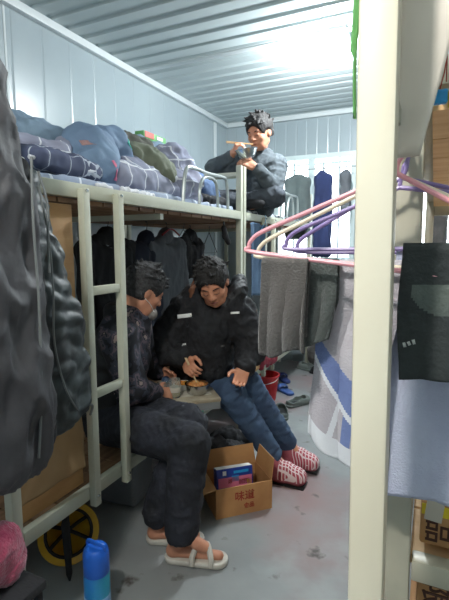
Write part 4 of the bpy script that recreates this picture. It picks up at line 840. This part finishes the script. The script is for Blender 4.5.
def hand_prims(wrist, d, thumb, s=1.0, curl=(.5, .6, .5), spread=.0, side=1, tc=.5):
    """d: wrist to knuckles; thumb: direction of the thumb side of the palm; palm normal follows; fingers curl towards the palm"""
    d = Vector(d).normalized(); v = Vector(thumb); v = (v - d * v.dot(d)).normalized(); n = d.cross(v) * side  # n points out of the palm
    w = Vector(wrist); Rr = np.array([[v[i], d[i], n[i]] for i in range(3)]); pr = []
    pr.append(('b', tuple(w + d * .045 * s), (.030 * s, .036 * s, .006 * s), Rr, .009 * s, dict(k=.012)))
    pr.append(('c', tuple(w - d * .02), tuple(w + d * .02), .025 * s, .024 * s, dict(k=.015)))
    for i, (off, L_) in enumerate(((.030, .072), (.0105, .080), (-.0095, .074), (-.028, .058))):
        p = w + (d * (.082 - abs(off) * .12) + v * off) * s; a = 0; r_ = (.0092 - .0005 * i) * s
        for k, (f, c_) in enumerate(zip((.45, .32, .23), curl)):
            a += c_; dd = d * math.cos(a) + n * math.sin(a) + v * (spread * off * 12); q = p + dd.normalized() * L_ * f * s
            pr.append(('c', tuple(p), tuple(q), r_, r_ * .92, dict(k=.004))); p = q; r_ *= .92
    p = w + (d * .018 + v * .026) * s; dirs = [(d * .6 + v * .8 + n * .25), (d * .85 + v * (.45 - tc * .5) + n * (.3 + tc * .5)), (d * .9 + v * (.1 - tc * .7) + n * (.3 + tc * .6))]; rr = .0125 * s
    for dd, L_ in zip(dirs, (.038, .032, .026)):
        q = p + dd.normalized() * L_ * s; pr.append(('c', tuple(p), tuple(q), rr, rr * .86, dict(k=.007))); p = q; rr *= .88
    return pr
def limb(a, b_, c, r): return [('c', a, b_, r[0], r[1]), ('c', b_, c, r[1], r[2])]
def person(label, base_loc, J, skin, seed, s=1.0, mouth=True, hairm='hair', hairkw={}):
    root = thing('person', label, 'person')
    HF = frame(J['face'], J.get('hup', (0, 0, 1)))
    pr = head_prims(J['head'], HF, s)
    P = lambda x, y, z: tuple(A3(J['head']) + HF.astype(float) @ A3((x, y, z)) * s)
    pr += [('c', P(0, -.03, -.04), J['neck'], .052, .056), ('c', J['neck'], J['chest'], .06, .10), ('c', J['chest'], J['hip'], .10, .11)]
    for sd in 'RL':
        pr += [('c', J['neck'], J['sh' + sd], .05, .045)] + limb(J['sh' + sd], J['el' + sd], J['wr' + sd], (.042, .036, .024)) + limb(J['th' + sd], J['kn' + sd], J['an' + sd], (.07, .05, .033))
        h = J['hand' + sd]; pr += hand_prims(J['wr' + sd], *h[:2], **h[2])
        an, toe = Vector(J['an' + sd]), Vector(J['toe' + sd]); he = J['heel' + sd]
        pr += [('c', J['an' + sd], he, .032, .028), ('c', he, tuple(toe), .028, .02), ('c', J['an' + sd], tuple(toe * .6 + an * .4), .03, .026)]
    body = soft('body', pr, M[skin], root, .0055, .012, None, 1)
    face_parts(J['head'], HF, s, root, mouth)
    hair(J['head'], HF, s, M[hairm], root, seed, **hairkw)
    return root, HF

# --- the man in the middle, facing the viewer, in a black jacket and jeans
J = dict(head=(-1.118, 2.225, 1.165), face=(.30, -.80, -.52), hup=(-.1, -.2, 1), neck=(-1.17, 2.32, 1.05), chest=(-1.22, 2.37, .84), hip=(-1.36, 2.46, .50),
         shR=(-1.345, 2.27, .985), elR=(-1.43, 2.13, .76), wrR=(-1.215, 2.09, .745), shL=(-1.02, 2.36, .985), elL=(-.915, 2.33, .80), wrL=(-.915, 2.19, .705),
         thR=(-1.34, 2.36, .49), knR=(-1.0, 2.20, .545), anR=(-.80, 2.39, .13), thL=(-1.32, 2.50, .49), knL=(-.95, 2.34, .57), anL=(-.76, 2.54, .16),
         heelR=(-.81, 2.375, .05), toeR=(-.66, 2.38, .035), heelL=(-.775, 2.56, .08), toeL=(-.63, 2.56, .045),
         handR=((.55, -.62, -.25), (.6, .2, .8), dict(curl=(.7, .8, .5), side=-1, tc=.7, s=.98)), handL=((.05, -.62, -.50), (-.85, -.2, .3), dict(curl=(.45, .35, .3), side=-1, tc=.2, s=.98)))
root, HF = person('man in black winter jacket and jeans, leaning over the pot with chopsticks', None, J, 'skin_d', 5, 1.03, True, 'hair', dict(vol=.016, fringe=.058))
jm = M['black']
pr = [('c', (-1.17, 2.335, 1.02), (-1.30, 2.42, .60), .155, .20), ('c', (-1.28, 2.30, .985), (-1.07, 2.37, .985), .125, .125), ('c', (-1.17, 2.26, .90), (-1.20, 2.29, .68), .13, .15), ('c', (-1.34, 2.27, .97), (-1.44, 2.13, .77), .105, .085), ('c', (-1.44, 2.13, .77), (-1.245, 2.10, .752), .08, .058),
      ('c', (-1.02, 2.36, .975), (-.92, 2.34, .80), .105, .085), ('c', (-.92, 2.34, .80), (-.915, 2.22, .72), .078, .056),
      ('c', (-1.30, 2.32, 1.08), (-1.20, 2.42, 1.12), .06, .07), ('c', (-1.20, 2.42, 1.12), (-1.06, 2.38, 1.09), .07, .06), ('c', (-1.06, 2.38, 1.09), (-1.03, 2.30, 1.05), .055, .045), ('c', (-1.28, 2.31, 1.08), (-1.24, 2.24, 1.03), .055, .04)]
pr.append(('-e', tuple(A3(J['head']) + HF @ A3((0, .03, -.03))), (.085, .12, .12), HF, dict(k=.02)))
jk = soft('jacket', pr, jm, root, .0085, .035, folds(.010, .12, 3, .45), 2)
fd = Vector((-1.15, 2.3, .9)) - Vector((0, 0, 1.38)); fd.normalize()
def at_front(c): return tuple(Vector(c) - fd * .5)
patch('reflective_strip', jk, at_front((-1.262, 2.15, .985)), fd, .082, .022, M['reflect'], jk, .003, .1)
patch('reflective_label', jk, at_front((-.992, 2.25, 1.005)), fd, .05, .012, M['white'], jk, .003, .05)
patch('small_tab', jk, at_front((-1.24, 2.1, .83)), fd, .022, .010, M['reflect'], jk, .003, .2); patch('small_tab', jk, at_front((-1.02, 2.15, .83)), fd, .022, .010, M['tgrey'], jk, .003, .2)
M['brownfur'] = mat('brown_lining', rgb(104, 66, 44), .9, bump=.4, bscale=150)
soft('hood_lining', [('c', (-1.235, 2.20, 1.04), (-1.255, 2.235, 1.12), .018, .018), ('c', (-1.255, 2.235, 1.12), (-1.26, 2.31, 1.21), .018, .014)], M['brownfur'], root, .006, .01, folds(.002, .03, 3))
soft('hood_trim', [('c', (-1.05, 2.27, 1.04), (-1.0, 2.32, 1.12), .035, .045), ('c', (-1.0, 2.32, 1.12), (-1.03, 2.40, 1.17), .045, .04)], M['blackpuff'], root, .007, .02, folds(.007, .05, 4))
M['jeans'] = mat('blue_jeans', rgb(66, 88, 116), .85, col2=rgb(50, 68, 94), nscale=6, bump=.25, bscale=200)
soft('jeans', [('c', (-1.38, 2.46, .49), (-1.32, 2.44, .50), .14, .13)] + limb((-1.33, 2.38, .50), (-.995, 2.20, .55), (-.81, 2.385, .15), (.105, .078, .056)) + limb((-1.31, 2.50, .50), (-.95, 2.34, .57), (-.768, 2.54, .17), (.105, .078, .056)), M['jeans'], root, .008, .02, folds(.006, .10, 8, .5), 2)
M['slipknit'] = mat('pink_knit', rgb(176, 96, 106), .9, col2=rgb(160, 80, 92), nscale=20, bump=.4, bscale=200)
M['slipcheck'] = plaid_mat('pink_check_knit', rgb(178, 78, 92), rgb(226, 206, 206), .018, .0055, rgb(168, 74, 86), ('X', 'Y'))
for nm_, he, to, an in (('R', (-.815, 2.37, .045), (-.65, 2.38, .045), (-.805, 2.38, .12)), ('L', (-.785, 2.56, .06), (-.62, 2.56, .055), (-.765, 2.55, .15))):
    sl = soft('slipper', [('c', he, to, .046, .052), ('c', an, tuple(Vector(he) * .6 + Vector(to) * .4), .05, .05), ('c', tuple(Vector(he) * .4 + Vector(to) * .6 + Vector((0, 0, .03))), to, .05, .045), ('-b', (he[0], he[1], he[2] - .15), (.5, .3, .10), None, 0, dict(k=.004))], [M['slipknit'], M['slipcheck']], root, .006, .02, None, 2, zones=lambda c, hx=he[0]: (c[:, 0] > hx + .06) & (c[:, 2] > .03))
    MB().bb(he[0] - .045, to[0] + .05, he[1] - .05, he[1] + .05, max(he[2] - .052, .001), he[2] - .042, .004).build('sole', M['strap'], sl)
settle(root, (-1.2, 2.35, 0))
t = thing('chopsticks', 'pale wooden chopsticks held over the pot by the man in the black jacket', 'chopsticks')
for dx in (0, .009): MB().tube([(-1.185 + dx, 2.02, .78), (-1.13 + dx * .4, 2.05, .635)], [.003, .002], 6).build('chopstick', mat('pale_wood', rgb(214, 190, 150), .5), t)
settle(t, (-1.13, 2.05, .635))

# --- the man at the left, seen from behind, camouflage sleeves
J = dict(head=(-1.31, 1.83, 1.15), face=(.50, .80, -.48), hup=(.1, .1, 1), neck=(-1.375, 1.79, 1.035), chest=(-1.45, 1.79, .86), hip=(-1.50, 1.80, .49),
         shR=(-1.345, 1.655, .97), elR=(-1.29, 1.70, .69), wrR=(-1.25, 1.85, .62), shL=(-1.46, 1.95, .97), elL=(-1.46, 2.03, .74), wrL=(-1.40, 2.10, .64),
         thR=(-1.46, 1.72, .475), knR=(-.925, 1.61, .52), anR=(-.93, 1.53, .14), thL=(-1.46, 1.89, .475), knL=(-1.01, 1.74, .545), anL=(-1.10, 1.60, .13),
         heelR=(-.975, 1.535, .05), toeR=(-.78, 1.60, .04), heelL=(-1.12, 1.60, .05), toeL=(-.94, 1.68, .04),
         handR=((.3, .75, -.2), (-.3, .3, .8), dict(curl=(.5, .6, .4), side=-1, tc=.4, s=.98)), handL=((.8, .1, -.1), (.1, -.3, .9), dict(curl=(.5, .6, .4), side=1, tc=.4, s=.98)))
root, HF = person('man with camouflage sleeves and dark trousers sitting on the bunk edge, back turned', None, J, 'skin', 9, 1.0, False, 'hairgrey', dict(vol=.012, fringe=.07, back=-.045))
Ph = lambda x, y, z: tuple(A3(J['head']) + HF @ A3((x, y, z)))
mk = soft('face_mask', [('e', Ph(0, .070, -.085), (.052, .048, .040), HF), ('-e', Ph(0, .05, -.075), (.048, .045, .045), HF, dict(k=.004))], mat('grey_face_mask', rgb(122, 118, 114), .8), root, .004, .006)
MB().tube(bez([Ph(.05, .075, -.07), Ph(.075, .03, -.045), Ph(.083, -.012, -.03)], 5), .0015, 6).build('ear_loop', M['white'], mk)
m = bpy.data.materials.new('camouflage_cloth'); m.use_nodes = True; nt = m.node_tree; b = nt.nodes['Principled BSDF']; b.inputs['Roughness'].default_value = .85
tc = nt.nodes.new('ShaderNodeTexCoord'); vz = nt.nodes.new('ShaderNodeTexNoise'); vz.inputs['Scale'].default_value = 16; vz.inputs['Detail'].default_value = 3; nt.links.new(tc.outputs['Object'], vz.inputs['Vector'])
r = nt.nodes.new('ShaderNodeValToRGB'); r.color_ramp.interpolation = 'CONSTANT'; r.color_ramp.elements[0].position = 0; r.color_ramp.elements[0].color = rgb(24, 26, 34)
for p_, c_ in ((.45, rgb(52, 55, 68)), (.53, rgb(92, 80, 90)), (.59, rgb(40, 46, 54)), (.64, rgb(140, 124, 120))): e_ = r.color_ramp.elements.new(p_); e_.color = c_
r.color_ramp.elements[-1].position = .64; r.color_ramp.elements[-1].color = rgb(140, 124, 120)
nt.links.new(vz.outputs[0], r.inputs[0]); nt.links.new(r.outputs[0], b.inputs['Base Color']); M['camo'] = m
def padded(P, N): return folds(.007, .1, 14, .4)(P, N)
pr = [('c', (-1.385, 1.795, .995), (-1.45, 1.80, .82), .12, .16), ('c', (-1.45, 1.80, .82), (-1.53, 1.80, .52), .16, .165), ('c', (-1.355, 1.68, .965), (-1.46, 1.93, .965), .095, .095), ('c', (-1.345, 1.655, .955), (-1.29, 1.70, .69), .09, .072), ('c', (-1.29, 1.70, .69), (-1.26, 1.83, .635), .07, .052), ('c', (-1.46, 1.95, .96), (-1.46, 2.03, .74), .09, .07), ('c', (-1.46, 2.03, .74), (-1.41, 2.085, .655), .068, .05),
      ('c', (-1.42, 1.74, 1.05), (-1.35, 1.77, 1.055), .045, .04), ('c', (-1.42, 1.85, 1.05), (-1.35, 1.85, 1.055), .045, .04), ('c', (-1.44, 1.76, 1.05), (-1.44, 1.85, 1.05), .05, .05)]
def quilted(P, N): return .009 * (np.abs(np.sin(P[:, 2] / .085 * math.pi)) ** .6 - .7) * (P[:, 0] < -1.40) + .006 * waves(P, 31, .09)
soft('jacket', pr, [M['blackpuff'], M['camo']], root, .0085, .03, quilted, 1, zones=lambda c: (c[:, 0] > -1.385))
soft('trousers', [('c', (-1.50, 1.73, .49), (-1.50, 1.89, .49), .115, .115)] + limb((-1.45, 1.73, .485), (-.93, 1.61, .515), (-.93, 1.535, .165), (.115, .088, .072)) + limb((-1.45, 1.89, .485), (-1.01, 1.74, .545), (-1.10, 1.60, .155), (.11, .085, .066)), M['navypants'], root, .008, .02, folds(.006, .12, 18, .5), 2)
M['sandal'] = mat('off_white_foam_sandal', rgb(196, 192, 182), .55, col2=rgb(180, 176, 166), nscale=12)
for he, to in (((-1.00, 1.53), (-.765, 1.61)), ((-1.15, 1.60), (-.925, 1.69))):
    h_, t_ = Vector((he[0], he[1], .018)), Vector((to[0], to[1], .018)); dd = (t_ - h_).normalized(); sdv = Vector((-dd.y, dd.x, 0)); mid = h_.lerp(t_, .66); R_ = np.array([[dd[i], sdv[i], (0, 0, 1)[i]] for i in range(3)])
    sa = soft('sandal', [('c', tuple(h_ + dd * .03), tuple(t_ - dd * .03), .042, .052), ('-b', (h_.x, h_.y, -.10), (.5, .5, .101), None, 0, dict(k=.003)), ('-b', (h_.x, h_.y, .132), (.5, .5, .104), None, 0, dict(k=.003))], M['sandal'], root, .005, .01)
    for o_, w_ in ((-.045, .022), (.035, .024)):
        q = mid + dd * o_; q2 = mid + dd * (o_ + (.035 if o_ < 0 else -.035))
        MB().tube(bez([q - sdv * .05 + Vector((0, 0, .0)), q - sdv * .043 + Vector((0, 0, .035)), q.lerp(q2, .5) + Vector((0, 0, .062)), q2 + sdv * .043 + Vector((0, 0, .035)), q2 + sdv * .05], 5), [.013] * 21, 8).build('strap', M['sandal'], sa)
    for k_ in (-.012, .02): MB().lathe([(0, .006), (.006, .005), (.007, 0)], tuple(mid + dd * k_ - sdv * .02 + Vector((0, 0, .064))), 10).build('rivet', M['tubegrey'], sa)
settle(root, (-1.35, 1.75, 0))

# --- the man on the far top deck, bowl in hand
J = dict(head=(-1.262, 3.33, 2.235), face=(-.18, -.85, -.30), hup=(0, 0, 1), neck=(-1.30, 3.42, 2.10), chest=(-1.32, 3.46, 1.95), hip=(-1.34, 3.50, 1.73),
         shR=(-1.46, 3.36, 2.02), elR=(-1.60, 3.20, 1.99), wrR=(-1.405, 3.13, 2.055), shL=(-1.14, 3.42, 2.01), elL=(-1.13, 3.28, 1.80), wrL=(-1.225, 3.13, 1.955),
         thR=(-1.44, 3.45, 1.72), knR=(-1.60, 3.22, 1.73), anR=(-1.30, 3.20, 1.70), thL=(-1.25, 3.45, 1.72), knL=(-1.12, 3.26, 1.745), anL=(-1.40, 3.26, 1.70),
         heelR=(-1.27, 3.2, 1.68), toeR=(-1.18, 3.17, 1.68), heelL=(-1.43, 3.26, 1.69), toeL=(-1.52, 3.22, 1.69),
         handR=((.35, -.12, .5), (.5, -.6, .1), dict(curl=(.8, .9, .6), side=1, tc=.8, s=.98)), handL=((-.75, -.35, .35), (-.4, .3, .8), dict(curl=(.5, .5, .5), side=1, tc=.1, s=.98)))
root, HF = person('man in grey pullover sitting cross-legged on the far top deck, eating from a steel bowl', None, J, 'skin', 13, 1.06, True, 'hair', dict(vol=.014, fringe=.088, back=-.03))
M['pull'] = mat('grey_pullover', rgb(84, 92, 98), .9, col2=rgb(70, 78, 84), nscale=7, bump=.4, bscale=220)
pr = [('c', (-1.30, 3.43, 2.03), (-1.34, 3.49, 1.74), .125, .155), ('c', (-1.42, 3.37, 2.0), (-1.18, 3.42, 2.0), .09, .09), ('c', (-1.45, 3.36, 2.01), (-1.60, 3.21, 1.985), .075, .06), ('c', (-1.60, 3.21, 1.985), (-1.43, 3.14, 2.045), .057, .042), ('c', (-1.14, 3.41, 2.0), (-1.125, 3.28, 1.81), .078, .064), ('c', (-1.125, 3.28, 1.81), (-1.20, 3.15, 1.935), .06, .044), ('c', (-1.37, 3.42, 2.10), (-1.24, 3.42, 2.10), .045, .045)]
soft('pullover', pr, M['pull'], root, .008, .03, folds(.006, .1, 44, .4), 2)
soft('trousers', [('c', (-1.40, 3.50, 1.75), (-1.28, 3.50, 1.75), .10, .10)] + limb((-1.42, 3.46, 1.745), (-1.60, 3.23, 1.74), (-1.33, 3.20, 1.71), (.09, .072, .055)) + limb((-1.26, 3.46, 1.745), (-1.115, 3.26, 1.75), (-1.38, 3.25, 1.715), (.092, .078, .055)), mat('grey_trousers', rgb(74, 80, 88), .9, col2=rgb(60, 66, 74), nscale=6, bump=.3, bscale=120), root, .008, .03, folds(.006, .1, 48, .4), 2)
soft('socks', [('c', (-1.36, 3.2, 1.70), (-1.18, 3.165, 1.685), .045, .032), ('c', (-1.34, 3.25, 1.70), (-1.52, 3.21, 1.69), .045, .032)], M['black'], root, .007, .01)
settle(root, (-1.34, 3.45, 1.645))
t = thing('mixing_bowl', 'shiny steel bowl held at the mouth by the man on the top deck', 'bowl')
MB().lathe([(0, 0), (.034, .0), (.04, .004), (.066, .035), (.083, .078), (.088, .08), (.088, .083), (.079, .082), (.061, .037), (.037, .007), (0, .005)], (0, 0, 0), 36).build('bowl', M['steel'], t); MB().lathe([(0, .06), (.071, .06)], (0, 0, 0), 28).build('food', mat('noodles', rgb(206, 180, 130), .5, col2=rgb(170, 120, 70), nscale=40), t)
t.location = (-1.28, 3.13, 2.0); t.rotation_euler = (.1, -.12, 0)
t = thing('chopsticks', 'wooden chopsticks lifted to the mouth of the man on the top deck', 'chopsticks')
for dz in (0, .009): MB().tube([(-1.43, 3.08, 2.135 + dz), (-1.262, 3.20, 2.13 + dz * .4)], [.0035, .0022], 6).build('chopstick', M['ply'], t)
settle(t, (-1.35, 3.14, 2.13))
